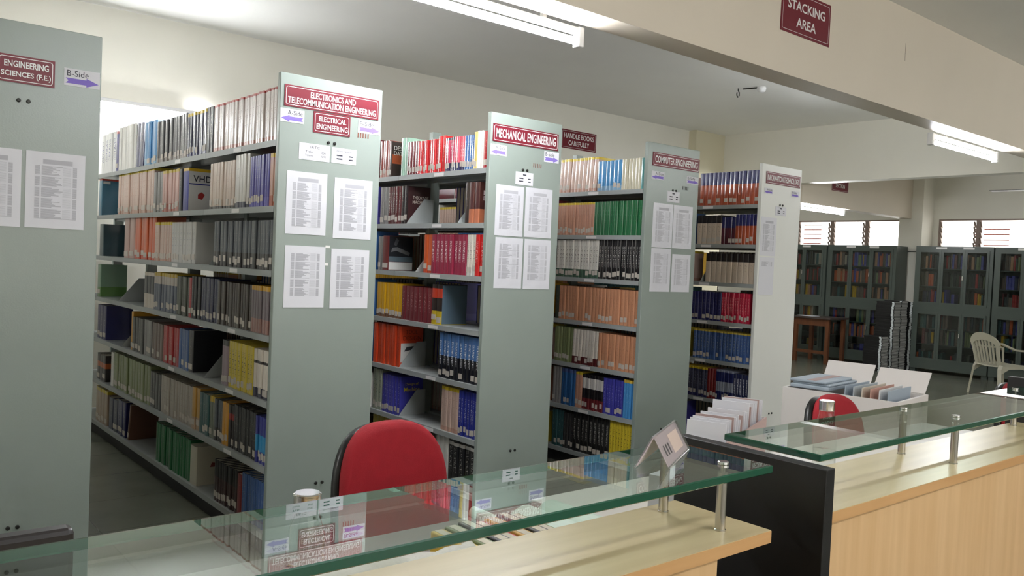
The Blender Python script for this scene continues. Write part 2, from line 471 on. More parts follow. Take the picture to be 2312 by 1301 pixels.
# ------------------------------------------------------------------ signs
def sign(label, x0, x1, z0, z1, y, lines, name='department_sign', bold=0.018, b=0.007, group=None, shine=None):
    """maroon plate with white outline and lettering; lines = (text, fx0, fx1, fz0, fz1) in fractions of the plate"""
    w, h = x1 - x0, z1 - z0
    p = MB().box(0, w, -0.003, 0, 0, h).build(name, M_sign, loc=(x0, y, z0))
    tag(p, label, 'sign', group)
    bd = MB(); add_border(bd, b, w - b, b, h - b, 0.010, 0.0026, -0.0036); bd.build('border', M_signw, p)
    for t, a0, a1, c0, c1 in lines:
        tx = MB(); add_text(tx, t, a0 * w, a1 * w, c0 * h, c1 * h, -0.0040, 0, bold); tx.build('lettering', M_signw, p)
    return p
YP = 3.706
YS = YP - 0.0005
sign('maroon sign reading ENGINEERING SCIENCES (F.E.)', 0.513, 0.709, 2.052, 2.156, YS, (('ENGINEERING', .12, .89, .56, .80), ('SCIENCES (F.E.)', .07, .93, .17, .42)))
sign('wide maroon sign reading ELECTRONICS AND TELECOMMUNICATION ENGINEERING', 1.662, 2.164, 2.132, 2.232, YS, (('ELECTRONICS AND', .26, .74, .53, .82), ('TELECOMMUNICATION ENGINEERING', .035, .965, .16, .46)))
sign('small maroon sign reading ELECTRICAL ENGINEERING', 1.812, 2.008, 2.028, 2.128, YS, (('ELECTRICAL', .14, .88, .55, .80), ('ENGINEERING', .08, .93, .18, .44)))
sign('maroon sign reading MECHANICAL ENGINEERING', 2.901, 3.399, 2.124, 2.223, YS, (('MECHANICAL ENGINEERING', .045, .955, .24, .76),))
sign('maroon sign reading COMPUTER ENGINEERING', 4.256, 4.750, 2.133, 2.224, YS, (('COMPUTER ENGINEERING', .045, .955, .26, .76),))
sign('maroon sign reading INFORMATION TECHNOLOGY', 5.568, 6.041, 2.139, 2.230, YS, (('INFORMATION TECHNOLOGY', .035, .965, .26, .74),))
sign('maroon wall sign reading HANDLE BOOKS CAREFULLY', 7.13, 7.745, 2.91, 3.145, YB - 0.001, (('HANDLE BOOKS', .07, .93, .55, .82), ('CAREFULLY', .20, .80, .18, .44)), 'wall_sign', b=0.016)
sign('maroon sign on the beam reading STACKING AREA', 4.55, 5.12, 2.958, 3.23, 2.986, (('STACKING', .12, .88, .56, .78), ('AREA', .30, .70, .19, .41)), 'beam_sign', b=0.016)
sign('small maroon sign on the far beam reading REFERENCE SECTION', 11.27, 11.73, 2.69, 2.95, 6.399, (('REFERENCE', .12, .88, .56, .78), ('SECTION', .22, .78, .20, .42)), 'beam_sign', b=0.010)

def side_tag(label, x0, x1, z0, z1, right, word):
    w, h = x1 - x0, z1 - z0
    p = MB().box(0, w, -0.001, 0, 0, h).build('side_label', M_paper, loc=(x0, YS, z0))
    tag(p, label, 'label')
    tx = MB(); add_text(tx, word, (.08 if right else .30) * w, (.68 if right else .92) * w, .56 * h, .90 * h, -0.0014, 0, 0.0)
    tx.build('lettering', M_ink2, p)
    ar = MB()
    pts = [(.04, .44), (.62, .44), (.62, .54), (.97, .28), (.62, .03), (.62, .14), (.04, .14), (.12, .29)]
    if not right: pts = [(1 - a, c) for a, c in pts][::-1]
    n = len(ar.v); ar.v += [(a * w, -0.0014, c * h) for a, c in pts]
    ar.face(range(len(pts))) if right else ar.face(range(len(pts)))
    ar.build('arrow', M_violet, p)
    return p
side_tag('white B-Side label with violet arrow beside the ENGINEERING SCIENCES sign', .742, .872, 2.072, 2.140, True, 'B-Side')
side_tag('white A-Side label with violet arrow under the ELECTRONICS sign', 1.645, 1.765, 2.058, 2.120, False, 'A-Side')
side_tag('white B-Side label with violet arrow right of the ELECTRICAL ENGINEERING sign', 2.053, 2.178, 2.058, 2.122, True, 'B-Side')
side_tag('white A-Side label with violet arrow under the MECHANICAL ENGINEERING sign', 2.890, 3.006, 2.048, 2.108, False, 'A-Side')
side_tag('white B-Side label with violet arrow under the MECHANICAL ENGINEERING sign', 3.292, 3.410, 2.050, 2.114, True, 'B-Side')
side_tag('white A-Side label with violet arrow under the COMPUTER ENGINEERING sign', 4.250, 4.382, 2.043, 2.098, False, 'A-Side')
side_tag('white B-Side label with violet arrow under the COMPUTER ENGINEERING sign', 4.618, 4.750, 2.046, 2.098, True, 'B-Side')
side_tag('white A-Side label with violet arrow under the INFORMATION TECHNOLOGY sign', 5.554, 5.667, 2.060, 2.104, False, 'A-Side')
side_tag('white B-Side label with violet arrow under the INFORMATION TECHNOLOGY sign', 5.925, 6.034, 2.064, 2.110, True, 'B-Side')

add_text_ = add_text
def count_card(label, x0, x1, z0, z1, head, rows):
    w, h = x1 - x0, z1 - z0
    p = MB().box(0, w, -0.001, 0, 0, h).build('title_count_card', M_paper, loc=(x0, YS, z0)); tag(p, label, 'card')
    t = MB(); add_border(t, .004, w - .004, .004, h - .004, .002, .0012, -0.0013)
    t.build('border', M_ink, p)
    t = MB()
    def add_text(t, tx, a0, a1, c0, c1, y, mi, bo):
        if tx != '~': return add_text_(t, tx, a0, a1, c0, c1, y, mi, bo)
        m_ = (c0 + c1) / 2; q_ = (c1 - c0) * .35; n = len(t.v); t.v.extend([(a0, y, m_ - q_), (a1, y, m_ - q_), (a1, y, m_ + q_), (a0, y, m_ + q_)]); t.face((n, n + 1, n + 2, n + 3), mi)
    add_text(t, head, .5 * w - .30 * w * min(1, len(head) / 14 + .25), .5 * w + .30 * w * min(1, len(head) / 14 + .25), .72 * h, .86 * h, -0.0014, 0, 0.0)
    for i, (a, b) in enumerate(rows):
        z = (.44 - .22 * i) * h
        add_text(t, a, .2 * w, .44 * w, z, z + .13 * h, -0.0014, 0, 0.0); add_text(t, b, .70 * w, .86 * w, z, z + .13 * h, -0.0014, 0, 0.0)
    t.build('print', M_ink2, p)
count_card('white card headed E&TC with title and volume counts', 1.744, 1.904, 1.893, 1.972, 'E&TC', (('Title', '1000'), ('Volume', '4691')))
count_card('white card headed Electrical Engineering with title and volume counts', 1.914, 2.048, 1.894, 1.969, 'Electrical Engineering', (('~', '~'), ('~', '~')))
count_card('small white count card on the mechanical rack', 3.080, 3.214, 1.898, 1.972, '~', (('~', '~'), ('~', '~')))
count_card('small white count card in crumpled plastic on the computer rack', 4.419, 4.552, 1.904, 1.979, '~', (('~', '~'), ('~', '~')))
count_card('small white count card on the white rack', 5.714, 5.864, 1.903, 1.973, '~', (('~', '~'), ('~', '~')))

def list_sheet(label, x0, x1, z0, z1, head=True, sleeve=False, rows=5, tilt=0.0, group='title lists taped to the rack ends'):
    """A4 title list: heading bar and five blocks of printed lines in columns"""
    w, h = x1 - x0, z1 - z0
    p = MB().box(0, w, -0.0012, 0, 0, h).build('title_list_sheet', M_sleeve if sleeve else M_paper, loc=(x0, YS, z0), rot=(0, tilt, 0)); tag(p, label, 'sheet', group)
    g = MB(); y = -0.0016
    def q(a0, a1, c0, c1, mi=0):
        n = len(g.v); g.v.extend([(a0 * w, y, c0 * h), (a1 * w, y, c0 * h), (a1 * w, y, c1 * h), (a0 * w, y, c1 * h)]); g.face((n, n + 1, n + 2, n + 3), mi)
    if head:
        q(.28, .78, .845, .905); 
    top = .82 if head else .88
    for blk in range(rows):
        zt = top - blk * .142
        for r in range(9):
            z = zt - r * .0138
            q(.15, .23, z - .010, z); q(.26, random.uniform(.42, .62), z - .010, z)
            q(.62, .76, z - .0045, z - .0015); q(.79, .86, z - .010, z)
        q(.15, .86, zt - 9 * .0138 - .003, zt - 9 * .0138 - .001, 1) if random.random() < .35 else None
    g.build('print', [M_ink, M_ink2], p)
    return p
SH = 'printed title list sheet on the '
list_sheet(SH + 'engineering sciences rack, cut by the left picture edge', .395, .603, 1.502, 1.800)
list_sheet(SH + 'engineering sciences rack, under the bolts', .618, .827, 1.503, 1.800)
list_sheet(SH + 'electronics rack, upper left', 1.688, 1.896, 1.538, 1.834)
list_sheet(SH + 'electronics rack, upper right', 1.936, 2.146, 1.530, 1.825)
list_sheet(SH + 'electronics rack, lower left', 1.692, 1.900, 1.189, 1.483, False)
list_sheet(SH + 'electronics rack, lower right', 1.932, 2.143, 1.184, 1.477, False)
list_sheet(SH + 'mechanical rack, upper left', 2.942, 3.148, 1.598, 1.886, True, True)
list_sheet(SH + 'mechanical rack, upper right', 3.163, 3.371, 1.600, 1.889, True, True)
list_sheet(SH + 'mechanical rack, lower left', 2.952, 3.157, 1.298, 1.588, False, True)
list_sheet(SH + 'mechanical rack, lower right', 3.170, 3.376, 1.296, 1.588, False, True)
list_sheet(SH + 'computer rack, upper left', 4.286, 4.491, 1.592, 1.889, True, True)
list_sheet(SH + 'computer rack, upper right', 4.497, 4.702, 1.593, 1.889, True, True)
list_sheet(SH + 'computer rack, lower left', 4.287, 4.490, 1.293, 1.586, False, True)
list_sheet(SH + 'computer rack, lower right', 4.506, 4.703, 1.293, 1.553, False, True)
list_sheet(SH + 'white rack, upper', 5.533, 5.742, 1.584, 1.881)
list_sheet(SH + 'white rack, lower, with few lines', 5.538, 5.734, 1.282, 1.574, False, False, 1)

# ------------------------------------------------------------------ library racks
RX = {1: 0.335, 2: 1.642, 3: 2.887, 4: 4.210, 5: 5.520}
RW = 0.543
SZ = [1.975, 1.665, 1.36, 1.05, 0.738, 0.425, 0.11]
MOD = 0.915
Y0 = YP + 0.03
def rack(k, label, mods, vents):
    x = RX[k]; pm = M_white_panel if k == 5 else M_steel
    t = thing('library_rack', label, 'bookshelf', (x, YP, 0), 0, 'book racks in a line')
    e = MB().box(0, RW, 0, 0.03, 0, 2.286).build('end_panel', pm, t, bevel=0.003)
    bx = {1: (.253, .286), 2: (.253, .286), 3: (.245, .278), 4: (.268, .301), 5: (.255, .292)}[k]
    for zb in ((1.987, .327) if k < 3 else (1.985, .348)):
        for b in bx:
            bo = MB(); bo.lathe([(0.008, 0), (0.008, 0.004), (0.005, 0.006)], 12); bo.v = [(v[0] + b, -v[2], v[1] + zb) for v in bo.v]
            bo.build('bolt', M_bolt, e)
    if vents:
        v = MB()
        for i in range(5): v.box(vents[0] + i * 0.014, vents[0] + i * 0.014 + 0.006, -0.0008, 0.001, vents[1] - 0.012, vents[1] + 0.012)
        v.build('vent_slots', M_rust if k in (2, 3) else M_bolt, e)
    for i in range(mods + 1):
        y = 0.03 + MOD * i - (0.02 if i else 0)
        MB().box(RW / 2 - 0.035, RW / 2 + 0.035, y, y + 0.04, 0, 2.286 if i else 2.25).build('upright', M_steel, t)
    for side in (0, 1):
        for z in SZ:
            for i in range(mods):
                a, b = 0.031 + MOD * i, 0.029 + MOD * (i + 1)
                x0, x1 = (0.0, 0.25) if side == 0 else (RW - 0.25, RW)
                s_ = MB().box(x0, x1, a, b, z - 0.004, z)
                fx = (x0, x0 + 0.003) if side == 0 else (x1 - 0.003, x1)
                s_.box(fx[0], fx[1], a, b, z - 0.030, z - 0.004)
                fx = (x1 - 0.003, x1) if side == 0 else (x0, x0 + 0.003)
                s_.box(fx[0], fx[1], a, b, z - 0.025, z - 0.004)
                o = s_.build('shelf', M_shelf, t)
                if side == 0 and i < 2 and z > .12:
                    ym = a + MOD * (0.45 + 0.1 * ((i * 3 + int(z * 10)) % 3 - 1))
                    MB().box(-0.0015, 0, ym, ym + 0.10, z - 0.026, z - 0.006).build('shelf_label', M_signw, o)
    MB().box(0.02, RW - 0.02, 0.03, 0.03 + MOD * mods, 0, 0.079).build('plinth', M_dark, t)
    return t
rack(1, 'grey steel book rack at the left edge with the ENGINEERING SCIENCES end panel', 4, None)
rack(2, 'grey steel book rack whose end panel carries the ELECTRONICS AND TELECOMMUNICATION sign', 4, (.41, 2.045))
rack(3, 'grey steel book rack whose end panel carries the MECHANICAL ENGINEERING sign', 4, (.325, 2.02))
rack(4, 'grey steel book rack whose end panel carries the COMPUTER ENGINEERING sign', 4, (.370, 2.012))
rack(5, 'book rack with the white end panel carrying the INFORMATION TECHNOLOGY sign', 4, None)

# ------------------------------------------------------------------ books
# rack, shelf from the top, span along the rack, how many, jacket, height, lean in degrees, built one by one
RUNS = [
    (2, 0, 3.776, 4.597, 22, 'whitered', 0.253, 0, 1),
    (2, 0, 4.597, 4.699, 2, 'blacknavy', 0.255, 0, 1),
    (2, 0, 4.699, 5.011, 9, 'navyyellowtop', 0.253, 0, 0),
    (2, 0, 5.011, 5.575, 13, 'graphite', 0.263, 0, 0),
    (2, 0, 5.575, 5.847, 4, 'skyblue', 0.285, 0, 1),
    (2, 0, 5.847, 6.057, 2, 'navy', 0.294, 7, 1),
    (2, 0, 6.057, 6.461, 7, 'white', 0.309, 0, 0),
    (2, 0, 6.461, 6.518, 1, 'bluered', 0.287, 0, 0),
    (2, 0, 6.518, 6.962, 4, 'whiteblue', 0.296, 0, 1),
    (2, 1, 3.765, 3.841, 3, 'redyellowtop', 0.252, 0, 0),
    (2, 1, 3.841, 4.076, 9, 'violet', 0.252, 0, 0),
    (2, 1, 4.076, 4.273, 5, 'whitedark', 0.271, 0, 1),
    (2, 1, 4.273, 4.63, 9, 'beige', 0.25, 0, 1),
    (2, 1, 4.982, 5.074, 1, 'vhdl', 0.251, 0, 1),
    (2, 1, 5.074, 5.129, 1, 'black', 0.25, 0, 1),
    (2, 1, 5.129, 5.446, 7, 'pinkyellowtop', 0.255, 0, 0),
    (2, 1, 5.446, 5.608, 3, 'grey', 0.255, 0, 0),
    (2, 1, 5.608, 6.439, 15, 'creamyellowtop', 0.292, 0, 0),
    (2, 1, 6.889, 6.98, 1, 'tealred', 0.28, 0, 1),
    (2, 2, 3.775, 4.535, 20, 'slate', 0.238, 0, 1),
    (2, 2, 4.834, 5.246, 8, 'whitegrey', 0.239, 0, 0),
    (2, 2, 5.246, 5.568, 7, 'creamyellowtop', 0.242, 0, 0),
    (2, 2, 5.568, 6.015, 6, 'orange', 0.286, 0, 1),
    (2, 2, 6.015, 6.25, 2, 'pinkgrey', 0.292, 0, 1),
    (2, 2, 6.83, 6.946, 1, 'darkteal', 0.24, 0, 1),
    (2, 3, 3.754, 4.006, 8, 'duskyellowtop', 0.23, 0, 1),
    (2, 3, 4.006, 4.442, 13, 'darkbrown', 0.229, 0, 0),
    (2, 3, 4.442, 4.712, 7, 'darkblue', 0.237, 0, 0),
    (2, 3, 4.712, 4.849, 4, 'black', 0.238, 0, 0),
    (2, 3, 4.849, 4.894, 1, 'red', 0.229, 0, 0),
    (2, 3, 4.894, 5.127, 5, 'darkgreen', 0.228, 0, 0),
    (2, 3, 5.127, 5.556, 9, 'bluegreytop', 0.236, 0, 0),
    (2, 3, 5.556, 5.763, 3, 'creamblack', 0.23, 0, 0),
    (2, 3, 6.847, 6.938, 1, 'greencover', 0.244, 0, 1),
    (2, 4, 3.768, 3.941, 5, 'whitesquares', 0.235, 0, 1),
    (2, 4, 3.941, 4.27, 8, 'yellow', 0.239, 0, 1),
    (2, 4, 4.27, 4.369, 2, 'mauve', 0.235, 0, 1),
    (2, 4, 4.805, 4.88, 1, 'black', 0.239, 0, 1),
    (2, 4, 4.88, 5.057, 4, 'bluemid', 0.233, 0, 0),
    (2, 4, 5.057, 5.347, 6, 'red', 0.228, 0, 0),
    (2, 4, 5.347, 5.571, 4, 'brown', 0.228, 0, 0),
    (2, 4, 5.571, 5.741, 3, 'grey', 0.231, 0, 0),
    (2, 4, 5.741, 5.993, 4, 'charcoal', 0.229, 0, 0),
    (2, 4, 5.993, 6.034, 1, 'orangeyellow', 0.262, 0, 0),
    (2, 4, 6.662, 6.917, 3, 'navy', 0.252, 0, 0),
    (2, 5, 3.752, 3.887, 6, 'bluecyan', 0.226, 0, 0),
    (2, 5, 3.887, 4.182, 9, 'black', 0.232, 0, 0),
    (2, 5, 4.182, 4.248, 2, 'blackred', 0.221, 0, 0),
    (2, 5, 4.248, 4.329, 2, 'orangeyellow', 0.225, 0, 1),
    (2, 5, 4.329, 4.444, 3, 'slate', 0.222, 0, 0),
    (2, 5, 4.444, 4.524, 2, 'greygreentop', 0.226, 0, 0),
    (2, 5, 4.524, 4.676, 3, 'teal', 0.225, 0, 1),
    (2, 5, 4.676, 4.784, 2, 'tanorange', 0.238, 0, 1),
    (2, 5, 4.784, 5.36, 13, 'beigegrey', 0.231, 0, 0),
    (2, 5, 5.36, 5.577, 4, 'charcoal', 0.225, 0, 0),
    (2, 5, 5.577, 6.447, 14, 'olive', 0.251, 0, 0),
    (2, 5, 6.447, 6.506, 1, 'white', 0.244, 0, 0),
    (2, 5, 6.652, 6.908, 3, 'darkorange', 0.195, 0, 0),
    (2, 6, 3.751, 4.043, 9, 'bluemid', 0.228, 0, 1),
    (2, 6, 4.043, 4.101, 1, 'darkred', 0.209, 0, 1),
    (2, 6, 4.101, 4.409, 9, 'maroonblack', 0.216, 0, 0),
    (2, 6, 4.689, 4.798, 1, 'offwhite', 0.22, 0, 1),
    (2, 6, 4.798, 5.418, 14, 'green', 0.239, 0, 0),
    (2, 6, 5.98, 6.065, 1, 'brownlean', 0.253, 12, 1),
    (2, 6, 6.108, 6.309, 3, 'navy', 0.246, 0, 0),
    (2, 6, 6.309, 6.544, 2, 'darkblue', 0.228, 0, 1),
    (2, 6, 6.569, 6.9, 4, 'beigeyellowtop', 0.257, 0, 0),
    (3, 0, 3.756, 3.797, 1, 'red', 0.212, 0, 1),
    (3, 0, 3.797, 3.842, 2, 'white', 0.216, 0, 0),
    (3, 0, 3.842, 3.876, 1, 'designyellow', 0.212, 0, 1),
    (3, 0, 3.876, 3.975, 4, 'steelblue', 0.2, 0, 0),
    (3, 0, 3.975, 4.067, 4, 'pinknavy', 0.201, 0, 0),
    (3, 0, 4.067, 4.172, 4, 'magentanavy', 0.202, 0, 0),
    (3, 0, 4.172, 4.238, 2, 'redtall', 0.22, 0, 0),
    (3, 0, 4.238, 4.463, 8, 'redwhite', 0.205, 0, 0),
    (3, 0, 4.463, 4.586, 4, 'maroon', 0.211, 0, 0),
    (3, 0, 4.586, 4.655, 2, 'mint', 0.242, 0, 0),
    (3, 0, 4.78, 4.802, 1, 'desdata', 0.236, 0, 1),
    (3, 0, 4.802, 4.915, 4, 'brownred', 0.242, 0, 0),
    (3, 1, 3.808, 3.905, 2, 'machdesign', 0.235, 0, 1),
    (3, 1, 3.905, 3.944, 1, 'darkbrown', 0.236, 0, 1),
    (3, 1, 4.563, 4.637, 2, 'theory', 0.243, 0, 1),
    (3, 1, 4.637, 4.801, 5, 'maroonwhite', 0.243, 0, 0),
    (3, 1, 4.801, 4.892, 2, 'grey', 0.245, 0, 1),
    (3, 2, 3.745, 3.824, 2, 'redscript', 0.238, 0, 1),
    (3, 2, 3.824, 3.905, 3, 'whitescript', 0.237, 0, 0),
    (3, 2, 3.905, 4.265, 8, 'crimson', 0.237, 0, 1),
    (3, 2, 4.265, 4.353, 2, 'orange', 0.236, 0, 1),
    (3, 2, 4.767, 4.846, 1, 'engine', 0.228, 0, 1),
    (3, 2, 4.846, 4.903, 2, 'grey', 0.222, 0, 0),
    (3, 3, 4.138, 4.247, 2, 'racing', 0.244, 0, 1),
    (3, 3, 4.247, 4.592, 7, 'maroon', 0.217, 0, 1),
    (3, 3, 4.592, 4.903, 8, 'goldyellow', 0.226, 0, 0),
    (3, 4, 3.74, 4.144, 10, 'blueblack', 0.268, 0, 1),
    (3, 4, 4.584, 4.914, 7, 'toolorange', 0.266, 0, 1),
    (3, 5, 3.74, 3.921, 7, 'royalblue', 0.263, 0, 1),
    (3, 5, 3.921, 4.107, 5, 'creamyellowtop', 0.264, 0, 1),
    (3, 5, 4.566, 4.793, 7, 'blueviolet', 0.25, 0, 1),
    (3, 5, 4.793, 4.908, 3, 'greygreen', 0.271, 0, 1),
    (3, 6, 3.74, 4.011, 5, 'blackbinder', 0.284, 0, 1),
    (3, 6, 4.011, 4.141, 3, 'whitebinder', 0.288, 0, 1),
    (3, 6, 4.707, 4.89, 4, 'oliveyellow', 0.284, 0, 1),
    (4, 0, 3.74, 3.775, 1, 'tealbig', 0.207, 0, 1),
    (4, 0, 3.775, 3.951, 6, 'cream', 0.209, 0, 0),
    (4, 0, 3.951, 4.179, 6, 'skyblue', 0.207, 0, 0),
    (4, 0, 4.179, 4.577, 10, 'creamyellowtop', 0.243, 3, 1),
    (4, 1, 3.74, 4.198, 18, 'green', 0.235, 0, 0),
    (4, 1, 4.198, 4.571, 14, 'tanyellowtop', 0.234, 0, 0),
    (4, 2, 3.74, 4.134, 15, 'blackwhite', 0.273, 0, 0),
    (4, 2, 4.134, 4.57, 14, 'whitegreen', 0.27, 0, 0),
    (4, 3, 3.74, 4.52, 23, 'tan', 0.243, 0, 1),
    (4, 3, 4.52, 4.559, 1, 'darkgreen', 0.246, 0, 0),
    (4, 4, 3.74, 4.097, 11, 'tan', 0.243, 0, 1),
    (4, 4, 4.097, 4.357, 8, 'whitemaroon', 0.248, 2, 0),
    (4, 4, 4.357, 4.552, 7, 'olive', 0.253, 0, 0),
    (4, 5, 3.74, 3.842, 4, 'lightblueyellow', 0.262, 0, 1),
    (4, 5, 3.842, 4.029, 7, 'blueviolet', 0.248, 0, 0),
    (4, 5, 4.029, 4.236, 8, 'blackmaroon', 0.249, 0, 0),
    (4, 5, 4.236, 4.309, 2, 'tanyellowtop', 0.256, 0, 1),
    (4, 5, 4.309, 4.459, 5, 'tealblue', 0.264, 0, 0),
    (4, 5, 4.459, 4.546, 3, 'grey', 0.269, 0, 0),
    (4, 6, 3.74, 3.954, 8, 'yellow', 0.281, 0, 1),
    (4, 6, 3.954, 4.311, 9, 'blackgrey', 0.281, 0, 1),
    (4, 6, 4.311, 4.414, 4, 'charcoal', 0.258, 0, 0),
    (4, 6, 4.414, 4.539, 4, 'teal', 0.268, 0, 0),
    (5, 0, 3.74, 4.3, 14, 'navyorange', 0.262, 0, 1),
    (5, 1, 3.74, 3.938, 6, 'navyorange', 0.234, 0, 0),
    (5, 1, 3.938, 4.067, 4, 'navymaroon', 0.215, 0, 0),
    (5, 1, 4.067, 4.312, 5, 'blackcream', 0.232, 0, 1),
    (5, 2, 3.749, 4.204, 9, 'blackcream', 0.231, 0, 1),
    (5, 3, 3.77, 4.033, 11, 'crimsonthin', 0.233, 0, 0),
    (5, 3, 4.033, 4.327, 8, 'navy', 0.228, 0, 0),
    (5, 4, 3.751, 4.289, 17, 'blueyellowtop', 0.232, 0, 0),
    (5, 5, 3.747, 3.881, 5, 'navywhite', 0.229, 0, 0),
    (5, 5, 3.881, 4.05, 8, 'navyband', 0.24, 0, 0),
    (5, 5, 4.05, 4.132, 3, 'darkred', 0.239, 0, 0),
    (5, 5, 4.132, 4.329, 7, 'navyyellowtop', 0.239, 0, 0),
    (5, 6, 3.752, 4.086, 12, 'brownyellow', 0.267, 0, 0),
]

